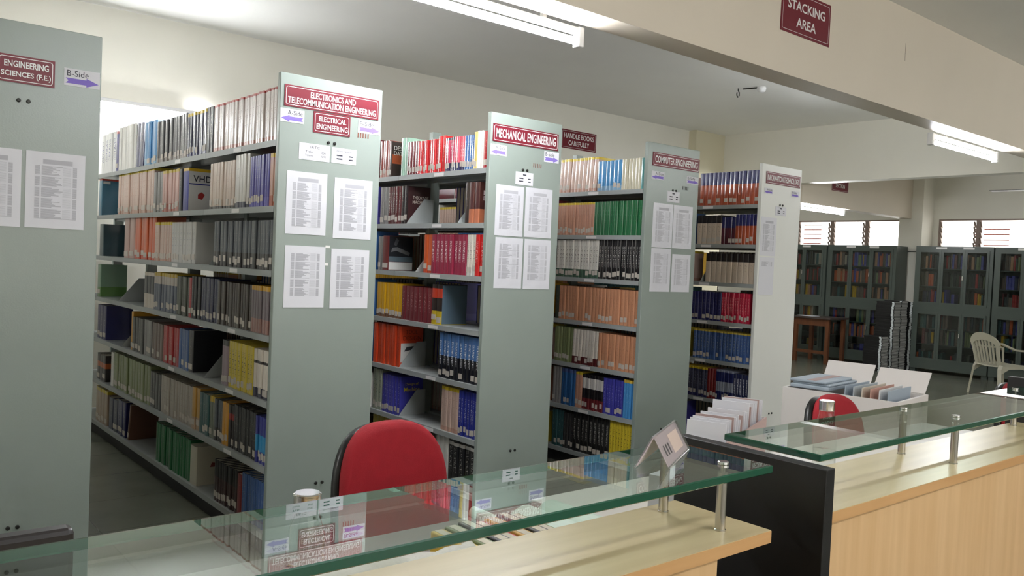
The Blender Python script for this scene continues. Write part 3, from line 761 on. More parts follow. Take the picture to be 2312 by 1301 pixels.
# jacket: (words for the label, main, keyword zones)
W_ = (232, 226, 220)
JK = {
 'whitered': ('white red-topped', (216, 204, 200), dict(top=(160, 40, 36), tf=.045, bot=(196, 150, 142), bf=.09, title=(150, 120, 120), thr=.6)),
 'blacknavy': ('black and navy', (30, 32, 44), dict(title=(170, 165, 150))),
 'navyyellowtop': ('dark yellow-topped', (58, 60, 82), dict(top=(206, 176, 30), tf=.07, bot=(44, 44, 92), bf=.12, title=(150, 150, 150))),
 'graphite': ('glossy graphite grey', (84, 84, 88), dict(bot=(140, 132, 126), bf=.12, title=(130, 130, 132))),
 'skyblue': ('sky blue', (66, 140, 196), dict(bot=(130, 170, 200), bf=.16)),
 'navy': ('navy blue', (36, 38, 92), dict(title=(150, 150, 170), thr=.62)),
 'white': ('plain white', (230, 228, 222), dict(title=(170, 160, 150), thr=.64)),
 'bluered': ('blue red-topped', (52, 48, 120), dict(top=(176, 42, 34), tf=.06)),
 'whiteblue': ('white with blue lettering', (232, 232, 232), dict(title=(48, 52, 130), thr=.5)),
 'redyellowtop': ('reddish yellow-topped', (186, 140, 120), dict(top=(206, 170, 40), tf=.08, bot=(170, 90, 60), bf=.2)),
 'violet': ('violet-blue', (76, 72, 158), dict(bot=(96, 92, 176), bf=.18, title=(150, 150, 190), thr=.62)),
 'whitedark': ('tall white dark-footed', (206, 202, 196), dict(bot=(38, 40, 66), bf=.11, title=(60, 60, 70), thr=.66)),
 'beige': ('beige', (192, 172, 156), dict(bot=(64, 60, 58), bf=.06, title=(160, 140, 128), thr=.62)),
 'vhdl': ('white VHDL blue-spined', (44, 52, 132), dict(top=(206, 166, 30), tf=.07)),
 'black': ('black', (26, 26, 30), dict(title=(120, 118, 112), thr=.6)),
 'pinkyellowtop': ('pink yellow-topped', (196, 156, 146), dict(top=(196, 170, 60), tf=.07, bot=(180, 110, 96), bf=.2)),
 'grey': ('plain grey', (138, 136, 134), dict(title=(100, 100, 100), thr=.62)),
 'creamyellowtop': ('cream yellow-topped', (206, 178, 164), dict(top=(214, 188, 46), tf=.075, bot=(190, 150, 132), bf=.1, title=(180, 140, 124), thr=.6)),
 'tealred': ('teal red-topped', (60, 112, 136), dict(top=(186, 56, 40), tf=.05)),
 'slate': ('slate grey', (72, 78, 86), dict(bot=(48, 46, 46), bf=.32, title=(110, 114, 120), thr=.6)),
 'whitegrey': ('greyish white', (196, 194, 190), dict(title=(120, 124, 150), thr=.6)),
 'orange': ('orange', (206, 92, 46), dict(bot=(190, 70, 40), bf=.12)),
 'pinkgrey': ('pink and grey', (186, 150, 140), dict(top=(190, 80, 60), tf=.06)),
 'darkteal': ('dark teal', (38, 66, 76), {}),
 'duskyellowtop': ('dusky yellow-topped', (112, 100, 106), dict(top=(200, 150, 30), tf=.1, bot=(150, 112, 104), bf=.3)),
 'darkbrown': ('dark brown', (58, 48, 42), dict(title=(120, 100, 80), thr=.62)),
 'darkblue': ('dark blue', (40, 44, 76), dict(title=(120, 120, 140), thr=.62)),
 'red': ('red', (172, 36, 40), dict(title=(210, 120, 110), thr=.62)),
 'darkgreen': ('dark green', (58, 64, 52), dict(title=(120, 120, 104), thr=.62)),
 'bluegreytop': ('grey yellow-topped', (84, 92, 110), dict(top=(190, 160, 50), tf=.09, mid=(186, 176, 166), mf=(.7, .92))),
 'creamblack': ('cream and black', (200, 190, 176), dict(mid=(44, 48, 54), mf=(.4, .9))),
 'greencover': ('pale green', (120, 150, 126), dict(bot=(84, 128, 60), bf=.3)),
 'whitesquares': ('white with dark squares', (222, 212, 200), dict(mid=(44, 34, 34), mf=(.70, .76), bot=(44, 44, 66), bf=.2)),
 'yellow': ('yellow', (208, 186, 52), dict(title=(60, 56, 30), thr=.55)),
 'mauve': ('mauve', (150, 128, 138), dict(top=(60, 56, 60), tf=.12)),
 'bluemid': ('blue', (62, 94, 150), dict(title=(170, 180, 200), thr=.64)),
 'brown': ('brown', (110, 90, 82), dict(title=(150, 120, 100), thr=.6)),
 'charcoal': ('charcoal', (54, 54, 54), dict(title=(130, 126, 116), thr=.62)),
 'orangeyellow': ('orange-yellow', (206, 146, 30), {}),
 'bluecyan': ('blue and cyan', (58, 62, 140), dict(mid=(52, 146, 196), mf=(.25, .6))),
 'blackred': ('black and red', (40, 30, 30), dict(mid=(150, 40, 36), mf=(.65, .8))),
 'greygreentop': ('grey-green yellow-topped', (116, 122, 106), dict(top=(206, 170, 36), tf=.14)),
 'teal': ('teal', (50, 90, 92), dict(title=(150, 160, 150), thr=.62)),
 'tanorange': ('tan and orange', (196, 150, 70), dict(bot=(180, 150, 120), bf=.3)),
 'beigegrey': ('greyish beige', (166, 156, 144), dict(title=(120, 110, 106), thr=.6)),
 'olive': ('olive green', (122, 132, 88), dict(title=(150, 156, 116), thr=.6)),
 'darkorange': ('dark orange-marked', (46, 40, 40), dict(mid=(180, 90, 40), mf=(.5, .7))),
 'darkred': ('dark red', (124, 36, 36), dict(title=(180, 120, 110), thr=.64)),
 'maroonblack': ('maroon-black', (52, 26, 26), dict(top=(28, 26, 26), tf=.4, title=(120, 80, 70), thr=.62)),
 'offwhite': ('thick off-white', (196, 190, 172), {}),
 'green': ('green', (34, 104, 62), dict(title=(110, 160, 120), thr=.62)),
 'brownlean': ('leaning brown', (104, 70, 54), {}),
 'beigeyellowtop': ('beige yellow-topped', (170, 148, 126), dict(top=(200, 176, 40), tf=.1)),
 'designyellow': ('yellow DESIGN', (206, 186, 110), {}),
 'steelblue': ('steel blue', (58, 102, 160), dict(title=(220, 224, 230), thr=.56)),
 'pinknavy': ('pink navy-footed', (206, 84, 100), dict(bot=(52, 52, 84), bf=.24, title=(236, 220, 220), thr=.56)),
 'magentanavy': ('magenta navy-footed', (186, 52, 84), dict(bot=(48, 46, 76), bf=.24, top=(60, 50, 70), tf=.08, title=(236, 210, 214), thr=.56)),
 'redtall': ('tall red', (196, 36, 40), dict(title=(236, 160, 150), thr=.6)),
 'redwhite': ('glossy red', (198, 40, 46), dict(title=(236, 190, 186), thr=.6)),
 'maroon': ('maroon', (110, 38, 46), dict(title=(190, 150, 150), thr=.58)),
 'mint': ('mint green', (166, 204, 184), {}),
 'desdata': ('dark DESIGN DATA', (70, 50, 44), {}),
 'brownred': ('brown-red', (140, 62, 54), dict(bot=(176, 130, 120), bf=.2)),
 'machdesign': ('dark brown Machine Design', (78, 44, 40), dict(bot=(186, 112, 80), bf=.34)),
 'theory': ('black Theory of Machines', (38, 28, 28), dict(title=(150, 130, 120), thr=.62)),
 'maroonwhite': ('maroon white-lettered', (92, 40, 42), dict(title=(200, 190, 184), thr=.52)),
 'redscript': ('bright red', (206, 36, 34), dict(title=(240, 220, 216), thr=.55)),
 'whitescript': ('white script-lettered', (222, 216, 204), dict(title=(120, 110, 110), thr=.55, bot=(206, 206, 200), bf=.2)),
 'crimson': ('crimson', (146, 40, 68), dict(title=(232, 214, 214), thr=.5)),
 'engine': ('maroon-spined engine-cover', (112, 44, 44), {}),
 'racing': ('dark red-marked', (44, 38, 38), dict(mid=(190, 60, 40), mf=(.66, .9), bot=(196, 170, 40), bf=.34)),
 'goldyellow': ('golden yellow', (214, 164, 24), dict(bot=(110, 74, 50), bf=.12, title=(150, 110, 20), thr=.66)),
 'blueblack': ('blue-to-black', (70, 112, 168), dict(bot=(22, 24, 32), bf=.5, title=(226, 228, 232), thr=.5)),
 'toolorange': ('orange-red TOOL DESIGN', (206, 70, 38), dict(title=(150, 44, 24), thr=.6)),
 'royalblue': ('royal blue', (38, 48, 140), dict(title=(210, 212, 226), thr=.55)),
 'blueviolet': ('blue-violet', (62, 62, 156), dict(title=(160, 160, 210), thr=.58)),
 'greygreen': ('grey-green', (150, 156, 138), dict(title=(60, 90, 80), thr=.55)),
 'blackbinder': ('black volume with white tab', (28, 28, 32), dict(title=(206, 204, 200), thr=.57, mid=(206, 204, 200), mf=(.86, .93))),
 'whitebinder': ('white finger-hole binder', (214, 212, 206), {}),
 'oliveyellow': ('olive-yellow', (166, 150, 60), {}),
 'tealbig': ('teal', (76, 140, 140), {}),
 'cream': ('cream', (206, 200, 176), dict(title=(160, 156, 130), thr=.62)),
 'tanyellowtop': ('tan yellow-topped', (196, 146, 122), dict(top=(206, 180, 40), tf=.07, title=(170, 120, 100), thr=.6)),
 'blackwhite': ('black white-lettered', (34, 34, 36), dict(title=(206, 204, 200), thr=.52)),
 'whitegreen': ('white green-footed', (222, 220, 212), dict(bot=(66, 96, 78), bf=.22, title=(90, 84, 80), thr=.55)),
 'tan': ('tan-orange', (196, 140, 106), dict(title=(160, 104, 76), thr=.6)),
 'whitemaroon': ('white maroon-footed', (214, 206, 194), dict(bot=(86, 34, 34), bf=.22, title=(160, 150, 140), thr=.6)),
 'lightblueyellow': ('light blue yellow-topped', (74, 146, 206), dict(top=(214, 180, 70), tf=.08, title=(150, 190, 220), thr=.6)),
 'blackmaroon': ('black, white and maroon', (30, 28, 30), dict(mid=(206, 202, 196), mf=(.6, .9), bot=(110, 36, 40), bf=.32)),
 'tealblue': ('teal-blue', (44, 96, 150), dict(top=(70, 90, 140), tf=.1)),
 'blackgrey': ('black grey-lettered', (34, 34, 34), dict(title=(150, 148, 142), thr=.48)),
 'navyorange': ('navy and orange', (44, 46, 104), dict(bot=(176, 82, 52), bf=.62, mid=(150, 144, 136), mf=(.0, .18))),
 'navymaroon': ('navy and maroon', (38, 40, 92), dict(bot=(84, 34, 48), bf=.6)),
 'blackcream': ('cream black-headed', (206, 190, 172), dict(top=(38, 34, 36), tf=.28, title=(150, 134, 120), thr=.6)),
 'crimsonthin': ('thin crimson', (190, 34, 66), dict(title=(230, 170, 170), thr=.52)),
 'blueyellowtop': ('blue yellow-topped', (62, 92, 146), dict(top=(190, 166, 60), tf=.05, bot=(70, 104, 160), bf=.15, title=(150, 160, 160), thr=.54)),
 'navywhite': ('navy white-lettered', (36, 42, 76), dict(title=(206, 206, 210), thr=.48)),
 'navyband': ('navy grey-banded', (36, 44, 96), dict(mid=(150, 156, 170), mf=(.3, .62), top=(150, 156, 176), tf=.06)),
 'navyyellowtop2': ('navy', (40, 44, 90), {}),
 'brownyellow': ('brown-yellow', (112, 86, 40), {}),
}
NOLABEL = {'whitered', 'white', 'whiteblue', 'cream', 'mint', 'vhdl', 'blackbinder', 'green', 'offwhite', 'creamblack'}
def jacket(s):
    d_, main, kw = JK[s]
    return book_mat(s, main, **kw)
ORD = ['first', 'second', 'third', 'fourth', 'fifth', 'sixth', 'seventh', 'eighth', 'ninth', 'tenth', 'eleventh', 'twelfth', 'thirteenth', 'fourteenth', 'fifteenth', 'sixteenth', 'seventeenth', 'eighteenth', 'nineteenth', 'twentieth', 'twenty-first', 'twenty-second', 'twenty-third', 'twenty-fourth']
SHN = ['top', 'second', 'third', 'fourth', 'fifth', 'sixth', 'bottom']
RKN = {2: 'electronics', 3: 'mechanical', 4: 'computer', 5: 'information technology'}

def cover_mb(mb, t, h, d, mi=0, ox=0, oy=0, oz=0, shear=0.0):
    """U-shaped jacket: slightly rounded spine towards -X and two boards"""
    T = 0.0016
    out = [(d, t / 2), (0.005, t / 2), (0.0012, t * .38), (0, t * .12), (0, -t * .12), (0.0012, -t * .38), (0.005, -t / 2), (d, -t / 2)]
    inn = [(d, -t / 2 + T), (0.007, -t / 2 + T), (0.004, -t * .3), (0.004, t * .3), (0.007, t / 2 - T), (d, t / 2 - T)]
    pts = out + inn; n = len(mb.v); k = len(pts)
    for z in (0, h):
        for x, y in pts: mb.v.append((ox + x, oy + y + shear * z, oz + z))
    for i in range(k):
        j = (i + 1) % k
        (x0, y0), (x1, y1) = pts[i], pts[j]
        if 1 <= i <= 5: u0, u1 = .5 - y0 / t, .5 - y1 / t
        else: u0, u1 = 2 + x0 / d, 2 + x1 / d
        mb.face((n + i, n + k + i, n + k + j, n + j), mi, [(u0, 0), (u0, 1), (u1, 1), (u1, 0)])
    for z, rev in ((0, False), (1, True)):
        # caps: quads between outer and inner outline
        a = n + z * k; o_, i_ = [a + q for q in range(8)], [a + 8 + q for q in range(6)][::-1]
        prs = [(o_[0], o_[1], i_[1], i_[0]), (o_[1], o_[2], i_[2], i_[1]), (o_[2], o_[3], o_[4], i_[2]), (o_[4], i_[3], i_[2]), (o_[4], o_[5], i_[3]), (o_[5], o_[6], i_[4], i_[3]), (o_[6], o_[7], i_[5], i_[4])]
        for p in prs:
            p = p[::-1] if not rev else p
            mb.face(p, mi, [(2.5, float(z))] * len(p))
def pages_mb(mb, t, h, d, mi=0, ox=0, oy=0, oz=0, shear=0.0):
    n = len(mb.v)
    mb.box(ox + .0045, ox + d - .004, oy - t / 2 + .0018, oy + t / 2 - .0018, oz + .002, oz + h - .0035, mi)
    if shear:
        for i in range(n, len(mb.v)): v = mb.v[i]; mb.v[i] = (v[0], v[1] + shear * (v[2] - oz), v[2])
def label_mb(mb, t, mi=0, ox=0, oy=0, oz=0, z0=.018, z1=.050):
    mb.box(ox - .0006, ox + .0015, oy - t * .40, oy + t * .40, oz + z0, oz + z1, mi)

stuff = MB(); stuff_mats = [M_page, M_callno]; stuff_ix = {}
def stuff_slot(m):
    if m.name not in stuff_ix: stuff_ix[m.name] = len(stuff_mats); stuff_mats.append(m)
    return stuff_ix[m.name]

COVER = []      # (book object, style, t, h, d) of books whose front is seen
for (r, s, ya, yb, n, st, h, lean, one) in RUNS:
    if lean: ya += h * math.sin(math.radians(lean))
    t = (yb - ya) / n * (math.cos(math.radians(lean)) if lean else 1)
    X = RX[r] + 0.012; z = SZ[s] + 0.0006
    d_ = 0.175 if t < .05 else 0.19
    if st == 'vhdl' or n == 1: d_ = 0.19
    jm = jacket(st)
    has = st not in NOLABEL
    if one:
        tt = t - 0.0016
        grp = '%s books on the %s shelf of the %s rack' % (JK[st][0], SHN[s], RKN[r])
        proto = None
        for i in range(n):
            if proto is None:
                mb = MB(); cover_mb(mb, tt, h, d_); o = mb.build('book', jm)
                mb = MB(); pages_mb(mb, tt, h, d_); mb.build('page_block', M_page, o)
                if has:
                    mb = MB(); label_mb(mb, tt); mb.build('spine_label', M_callno, o)
                proto = o
            else:
                o = copy_tree(proto)
            rnd = random.Random(r * 1000 + s * 100 + i * 7 + int(ya * 100))
            o.location = (X + rnd.uniform(-.001, .009), ya + t * (i + .5), z)
            if lean: o.rotation_euler = (math.radians(lean), 0, 0); o.location.z += abs(math.sin(math.radians(lean))) * tt / 2 + .0003
            elif n > 3 and tt < .05: o.rotation_euler = (0, 0, math.radians(rnd.uniform(-.12, .12)))
            if n == 1: lab = '%s book on the %s shelf of the %s rack' % (JK[st][0], SHN[s], RKN[r])
            elif n == 2: lab = '%s of two %s books on the %s shelf of the %s rack' % (('right', 'left')[i], JK[st][0], SHN[s], RKN[r])
            else: lab = '%s from right of the %s books, %s shelf, %s rack' % (ORD[i], JK[st][0], SHN[s], RKN[r])
            tag(o, lab, 'book', grp if n > 1 else None)
            for ch in list(o.children):
                if ch.name.startswith('spine_label'):
                    ch.location.z = rnd.uniform(-.006, .010)
                    if rnd.random() < .22: bpy.data.objects.remove(ch, do_unlink=True)
            if i == 0: COVER.append((o, st, tt, h, d_))
    else:
        ci = stuff_slot(jm)
        for i in range(n):
            rnd = random.Random(r * 1000 + s * 100 + i * 7 + int(ya * 100))
            ox = X + rnd.uniform(-.001, .009); oy = ya + t * (i + .5); tt = t - .0012
            sh = -math.tan(math.radians(lean))
            cover_mb(stuff, tt, h, d_, ci, ox, oy, z, sh); pages_mb(stuff, tt, h, d_, 0, ox, oy, z, sh)
            if has and rnd.random() < .75: label_mb(stuff, tt, 1, ox, oy, z + rnd.uniform(-.006, .010))

# fronts of the books that stand beside a gap: lettering and pictures on the board facing the aisle end
M_cov = {}
def cov(rgb, rough=.3): return mat('cover_ink_%d_%d_%d' % rgb, rgb, rough, coat=.3)
def cover_art(o, t, items):
    y = -t / 2 - 0.0006
    for k, it in enumerate(items):
        mb = MB()
        if it[0] == 'rect':
            _, x0, x1, z0, z1, c = it; mb.box(x0, x1, y - .0002 * k, y + .0004, z0, z1)
            mb.build('cover_panel', cov(c), o)
        elif it[0] == 'text':
            _, tx, x0, x1, z0, z1, c = it; add_text(mb, tx, x0, x1, z0, z1, y - .0006 - .0002 * k, 0, .01); mb.build('title', cov(c), o)
        elif it[0] == 'poly':
            _, pts, c = it; mb.prism(pts, 'Y', y - .0002 * k, y + .0003); mb.build('cover_picture', cov(c), o)
for (o, st, t, h, d_) in COVER:
    if st == 'vhdl':
        cover_art(o, t, [('rect', .006, d_, .004, h * .93, (206, 206, 204)), ('rect', .006, d_, h * .93, h - .001, (206, 166, 30)), ('rect', .006, d_, h * .62, h * .65, (44, 52, 132)),
                         ('text', 'VHDL', .03, .165, h * .69, h * .84, (24, 28, 44)), ('poly', [(.06, .075), (.085, .07), (.10, .10), (.08, .115), (.06, .10)], (150, 40, 40)), ('poly', [(.13, .03), (.17, .03), (.17, .10), (.14, .09)], (96, 60, 70))])
    elif st == 'whitegrey':
        cover_art(o, t, [('text', 'BASIC', .05, .15, h * .80, h * .90, (60, 58, 54)), ('poly', [(.03, .05), (.06, .05), (.10, .10), (.14, .05), (.17, .05), (.12, .115), (.17, .17), (.14, .17), (.10, .13), (.06, .17), (.03, .17), (.08, .115)], (62, 74, 66))])
    elif st == 'theory':
        cover_art(o, t, [('rect', .006, d_, .004, h - .004, (58, 34, 36)), ('text', 'THEORY OF', .04, .16, h * .66, h * .75, (196, 186, 176)), ('text', 'MACHINES', .04, .16, h * .54, h * .63, (196, 186, 176))])
    elif st == 'machdesign':
        cover_art(o, t, [('rect', .006, d_, .004, h * .34, (186, 112, 80)), ('text', 'Machine', .03, .16, h * .68, h * .80, (220, 206, 200)), ('text', 'Design', .03, .14, h * .52, h * .66, (220, 206, 200))])
    elif st == 'desdata':
        cover_art(o, t, [('rect', .006, d_, .004, h - .004, (60, 48, 44)), ('poly', [(.01, .09), (d_ - .01, .09), (d_ - .01, .16), (.01, .15)], (170, 84, 50)), ('rect', .10, d_, .01, .15, (50, 72, 80)),
                         ('text', 'DESIGN', .02, .15, h * .76, h * .88, (226, 220, 214)), ('text', 'DATA', .02, .11, h * .62, h * .73, (226, 220, 214))])
    elif st == 'engine':
        cover_art(o, t, [('rect', .006, d_, h * .25, h - .003, (38, 40, 44)), ('rect', .006, d_, .004, h * .24, (214, 214, 210)), ('rect', .006, d_, h * .25, h * .40, (92, 108, 116)),
                         ('poly', [(.02, .12), (.06, .13), (.16, .10), (.17, .12), (.07, .155), (.03, .15)], (110, 112, 114)), ('poly', [(.04, .17), (.06, .16), (.08, .20), (.06, .215)], (84, 86, 90))])
    elif st == 'toolorange':
        cover_art(o, t, [('text', 'TOOL', .04, .13, h * .80, h * .91, (130, 40, 24)), ('text', 'DESIGN', .02, .16, h * .65, h * .76, (130, 40, 24)), ('rect', .006, d_, .03, h * .58, (206, 204, 200)), ('poly', [(.03, .10), (.12, .115), (.12, .135), (.05, .13)], (60, 60, 64))])
    elif st == 'blueviolet' and t > .03:
        cover_art(o, t, [('text', 'Design of', .04, .14, h * .76, h * .84, (206, 186, 60)), ('text', 'Machine', .03, .15, h * .62, h * .72, (206, 186, 60))])
    elif st == 'tealred':
        cover_art(o, t, [('rect', .01, .06, h * .86, h * .93, (206, 204, 200))])
    elif st == 'racing':
        cover_art(o, t, [('rect', .006, d_, .004, h - .004, (92, 112, 128))])
    elif st == 'offwhite':
        cover_art(o, t, [('poly', [(.08, .10), (.11, .10), (.12, .12), (.09, .125)], (130, 60, 60))])

# books of the far sides of the racks, seen through the gaps above the near ones
_far = ['violet', 'yellow', 'creamyellowtop', 'steelblue', 'white', 'darkbrown', 'teal', 'maroon', 'goldyellow', 'royalblue', 'charcoal', 'tan']
rb = random.Random(11)
for r in (2, 3, 4, 5):
    for s in range(7):
        if r == 3 and s == 1: segs = [(3.76, 4.1, 'redscript'), (4.2, 4.5, 'royalblue')]
        else:
            segs = []; y = 3.78
            while y < 5.4:
                L = rb.uniform(.15, .5); segs.append((y, min(y + L, 5.45), rb.choice(_far))); y += L + (rb.uniform(.05, .25) if rb.random() < .35 else 0)
        for a, b, st in segs:
            h = rb.uniform(.225, .262); k = max(1, int((b - a) / .034)); t = (b - a) / k; ci = stuff_slot(jacket(st))
            for i in range(k):
                n0 = len(stuff.v); d_ = .175
                cover_mb(stuff, t - .001, h, d_, ci, 0, 0, 0); pages_mb(stuff, t - .001, h, d_, 0)
                for q in range(n0, len(stuff.v)):
                    v = stuff.v[q]; stuff.v[q] = (RX[r] + RW - .012 - v[0], a + t * (i + .5) - v[1], SZ[s] + .0006 + v[2])

# near sides of the racks deeper in the aisles
for r, y0_ in ((3, 4.93), (4, 4.60), (5, 4.36)):
    for s in range(7):
        y = y0_
        while y < 7.2:
            L = min(rb.uniform(.15, .5), 7.3 - y); st = rb.choice(_far); h = rb.uniform(.225, .262); k = max(1, int(L / .034)); t = L / k; ci = stuff_slot(jacket(st))
            for i in range(k):
                cover_mb(stuff, t - .001, h, .175, ci, RX[r] + .014, y + t * (i + .5), SZ[s] + .0006); pages_mb(stuff, t - .001, h, .175, 0, RX[r] + .014, y + t * (i + .5), SZ[s] + .0006)
            y += L + (rb.uniform(.05, .25) if rb.random() < .35 else .004)

# ------------------------------------------------------------------ bookends
def bookend(label, r, s, y, big=1.0, foot=1):
    o = thing('bookend', label, 'bookend', (RX[r] + .004, y, SZ[s] + .0005), 0, 'sheet metal bookends')
    b = MB(); b.prism([(0, 0.0015), (.20 * big, 0.0015), (.20 * big, .165 * big), (.13 * big, .165 * big), (0.012, .02)], 'Y', -.0008, .0008); b.build('plate', M_shelf, o)
    MB().box(0, .20 * big, min(.0008 * foot, .10 * foot), max(.0008 * foot, .10 * foot), 0, .0014).build('foot', M_shelf, o)
be = 'grey sheet metal bookend '
bookend(be + 'left of the slate grey books, third shelf, electronics rack', 2, 2, 4.56)
bookend(be + 'in the gap of the fourth shelf of the electronics rack', 2, 3, 6.30)
bookend(be + 'left of the mauve books, fifth shelf, electronics rack', 2, 4, 4.58)
bookend(be + 'left of the orange-yellow book, fifth shelf, electronics rack', 2, 4, 6.20)
bookend(be + 'under the Theory of Machines book on the mechanical rack', 3, 1, 4.545, 1.0, -1)
bookend(be + 'left of the dark brown book, second shelf, mechanical rack', 3, 1, 3.99, 1.15)
bookend(be + 'left of the orange books, third shelf, mechanical rack', 3, 2, 4.42)
bookend(be + 'in front of the orange-red TOOL DESIGN book', 3, 4, 4.565, 1.0, -1)
bookend(be + 'in front of the blue-violet books, sixth shelf, mechanical rack', 3, 5, 4.548, 1.0, -1)
bookend(be + 'left of the cream black-headed books, third shelf, information technology rack', 5, 2, 4.24)

# ------------------------------------------------------------------ the counter
ZL, ZG = 0.938, 1.070
YF, YK = 0.925, 1.170
def ledge(label, x0, x1, bx0, bx1):
    t = thing('reception_counter', label, 'counter', ((x0 + x1) / 2, YF, 0))
    c = (x0 + x1) / 2
    MB().box(x0 - c, x1 - c, 0.0012, YK - YF, ZL - .025, ZL).build('ledge', M_ledge, t)
    MB().box(x0 - c, x1 - c, 0, 0.0012, ZL - .025, ZL - .0012).build('edge_band', M_ledge_edge, t)
    MB().box(bx0 - c, bx1 - c, .008, .028, 0, ZL - .025).build('front_panel', M_body, t)
    MB().box(bx0 - c, bx1 - c, .028, .20, 0, .08).build('plinth', M_black, t)
    MB().box(bx0 - c, bx1 - c, YK - YF - .02, YK - YF - .002, .08, ZL - .025).build('back_panel', M_body, t)
    return t
ledge('left reception counter of pale laminate with wood ledge, before the black partition', -1.6, 1.474, -1.6, 1.31)
ledge('right reception counter of pale laminate with wood ledge, beyond the black partition', 1.637, 3.448, 1.637, 3.448)
GT = .016
def glass(label, x0, x1):
    c = (x0 + x1) / 2; L = (x1 - x0) / 2; D = YK - YF
    g = MB(); b = .002
    def ring(e, z): return [(-L + e, e, z), (L - e, e, z), (L - e, D - e, z), (-L + e, D - e, z)]
    loops = [ring(b, 0), ring(0, b), ring(0, GT - b), ring(b, GT)]
    for lp in loops: g.v += lp
    for r in range(3):
        for i in range(4): j = (i + 1) % 4; g.face((r * 4 + i, r * 4 + j, r * 4 + 4 + j, r * 4 + 4 + i), 2)
    g.face((3, 2, 1, 0), 1); g.face((12, 13, 14, 15), 0)
    o = g.build('glass_shelf', [M_glass_top, M_glass_low, M_glass_edge], loc=(c, YF, ZG - GT))
    return tag(o, label, 'glass shelf')
glass('long green-edged glass shelf on steel posts over the left counter', -1.6, 1.466)
glass('green-edged glass shelf on steel posts over the right counter', 1.645, 3.446)
def post(label, x, y):
    t = thing('glass_support_post', label, 'post', (x, y, ZL), 0, 'brushed steel posts under the glass shelves')
    h = ZG - GT - ZL
    MB().lathe([(.0115, 0), (.0115, .003), (.0102, .004), (.0102, h), ], 24).build('tube', M_brushed, t, smooth=False)
    MB().lathe([(.0102, h + GT), (.0112, h + GT + .001), (.0112, h + GT + .005), (.0098, h + GT + .006)], 24).build('cap', M_chrome, t)
    MB().lathe([(.005, h), (.005, h + GT)], 12).build('bolt', M_brushed, t)
for lb, x, y in (('front steel post at the right end of the left glass shelf', 1.383, .983), ('back steel post at the right end of the left glass shelf', 1.382, 1.127),
                 ('front steel post of the right glass shelf, nearer the black partition', 2.467, .987), ('back steel post of the right glass shelf, nearer the black partition', 2.455, 1.128),
                 ('steel post at the far end of the right glass shelf', 3.343, 1.139)):
    post(lb, x, y)
sl = MB().box(0, .035, 0, .39, 0, ZG - GT - .002)
tag(sl.build('counter_partition', M_black, bevel=.002, loc=(1.600, .885, 0)), 'black laminate partition standing between the two counters', 'partition')
sl = MB().box(0, .035, 0, .32, 0, 1.103)
tag(sl.build('counter_partition', M_black, bevel=.002, loc=(3.450, .885, 0)), 'black laminate partition at the far end of the right counter, right picture edge', 'partition')

# tent-shaped notice on the glass
A1, L1, R1 = Vector((1.308, 1.096, .072)), Vector((1.199, 1.051, 0)), Vector((1.251, 1.012, 0))
dv = Vector((1.432, 1.106, 0)) - R1
base = (L1 + R1) / 2
A1 = Vector((base.x, base.y, .060))
tn = thing('tent_notice', 'clear acrylic tent notice with printed slip standing on the left glass shelf', 'notice', (base.x, base.y, ZG))
def sheet(P, Q, off, th, m, name, parent, fr=(0, 1, 0, 1)):
    """plate spanned between foot line P..P+dv and ridge line Q..Q+dv"""
    P = P - Vector((base.x, base.y, 0)); Q = Q - Vector((base.x, base.y, 0)); u = dv; w = Q - P
    nrm = u.cross(w).normalized()
    if nrm.z < 0: nrm = -nrm
    mb = MB(); n = 0
    for k in (off, off + th):
        for a, b in ((fr[0], fr[2]), (fr[1], fr[2]), (fr[1], fr[3]), (fr[0], fr[3])): mb.v.append(tuple(P + u * a + w * b + nrm * k))
    for q in ((3, 2, 1, 0), (4, 5, 6, 7), (0, 1, 5, 4), (1, 2, 6, 5), (2, 3, 7, 6), (3, 0, 4, 7)): mb.face(q)
    return mb.build(name, m, parent)
for P, nm in ((R1, 'right'), (L1, 'left')):
    pl = sheet(P, A1, 0, .0025, M_acryl, 'acrylic_plate', tn)
    sheet(P, A1, -.0012, .0008, mat('pinkish_slip', (214, 200, 202), .4), 'paper_insert', tn, (.03, .97, .04, .96))
    if nm == 'right':
        sheet(P, A1, -.0003, .0004, mat('pale_card', (236, 212, 196), .45), 'printed_slip', tn, (.46, .86, .22, .80))
        for i in range(3): sheet(P, A1, .0002, .0003, M_ink2, 'print', tn, (.16 + .09 * i, .19 + .09 * i, .30, .62))

# ------------------------------------------------------------------ work desks behind the counter
M_desk = mat('desk_laminate', (112, 106, 98), .4, bump=.02)
M_desk2 = mat('desk_reflection_pale', (206, 202, 194), .4, bump=.02)  # desk colour lightened to imitate the wall's reflection in the right glass
def desk(label, x0, x1, y0=1.175, M_desk=M_desk):
    t = thing('work_desk', label, 'desk', ((x0 + x1) / 2, y0, 0)); c = (x0 + x1) / 2
    MB().box(x0 - c, x1 - c, 0, .62, .725, .75).build('desk_top', M_desk, t, bevel=.002)
    for a in (x0 - c + .01, x1 - c - .03): MB().box(a, a + .02, .02, .60, 0, .725).build('side_panel', M_desk, t)
    MB().box(x0 - c + .03, x1 - c - .03, .02, .035, .3, .7245).build('modesty_panel', M_desk, t)
desk('grey work desk behind the left counter', -1.5, 1.59)
desk('work desk behind the right counter, paled to imitate a reflection', 1.64, 4.20, 1.215, M_desk2)
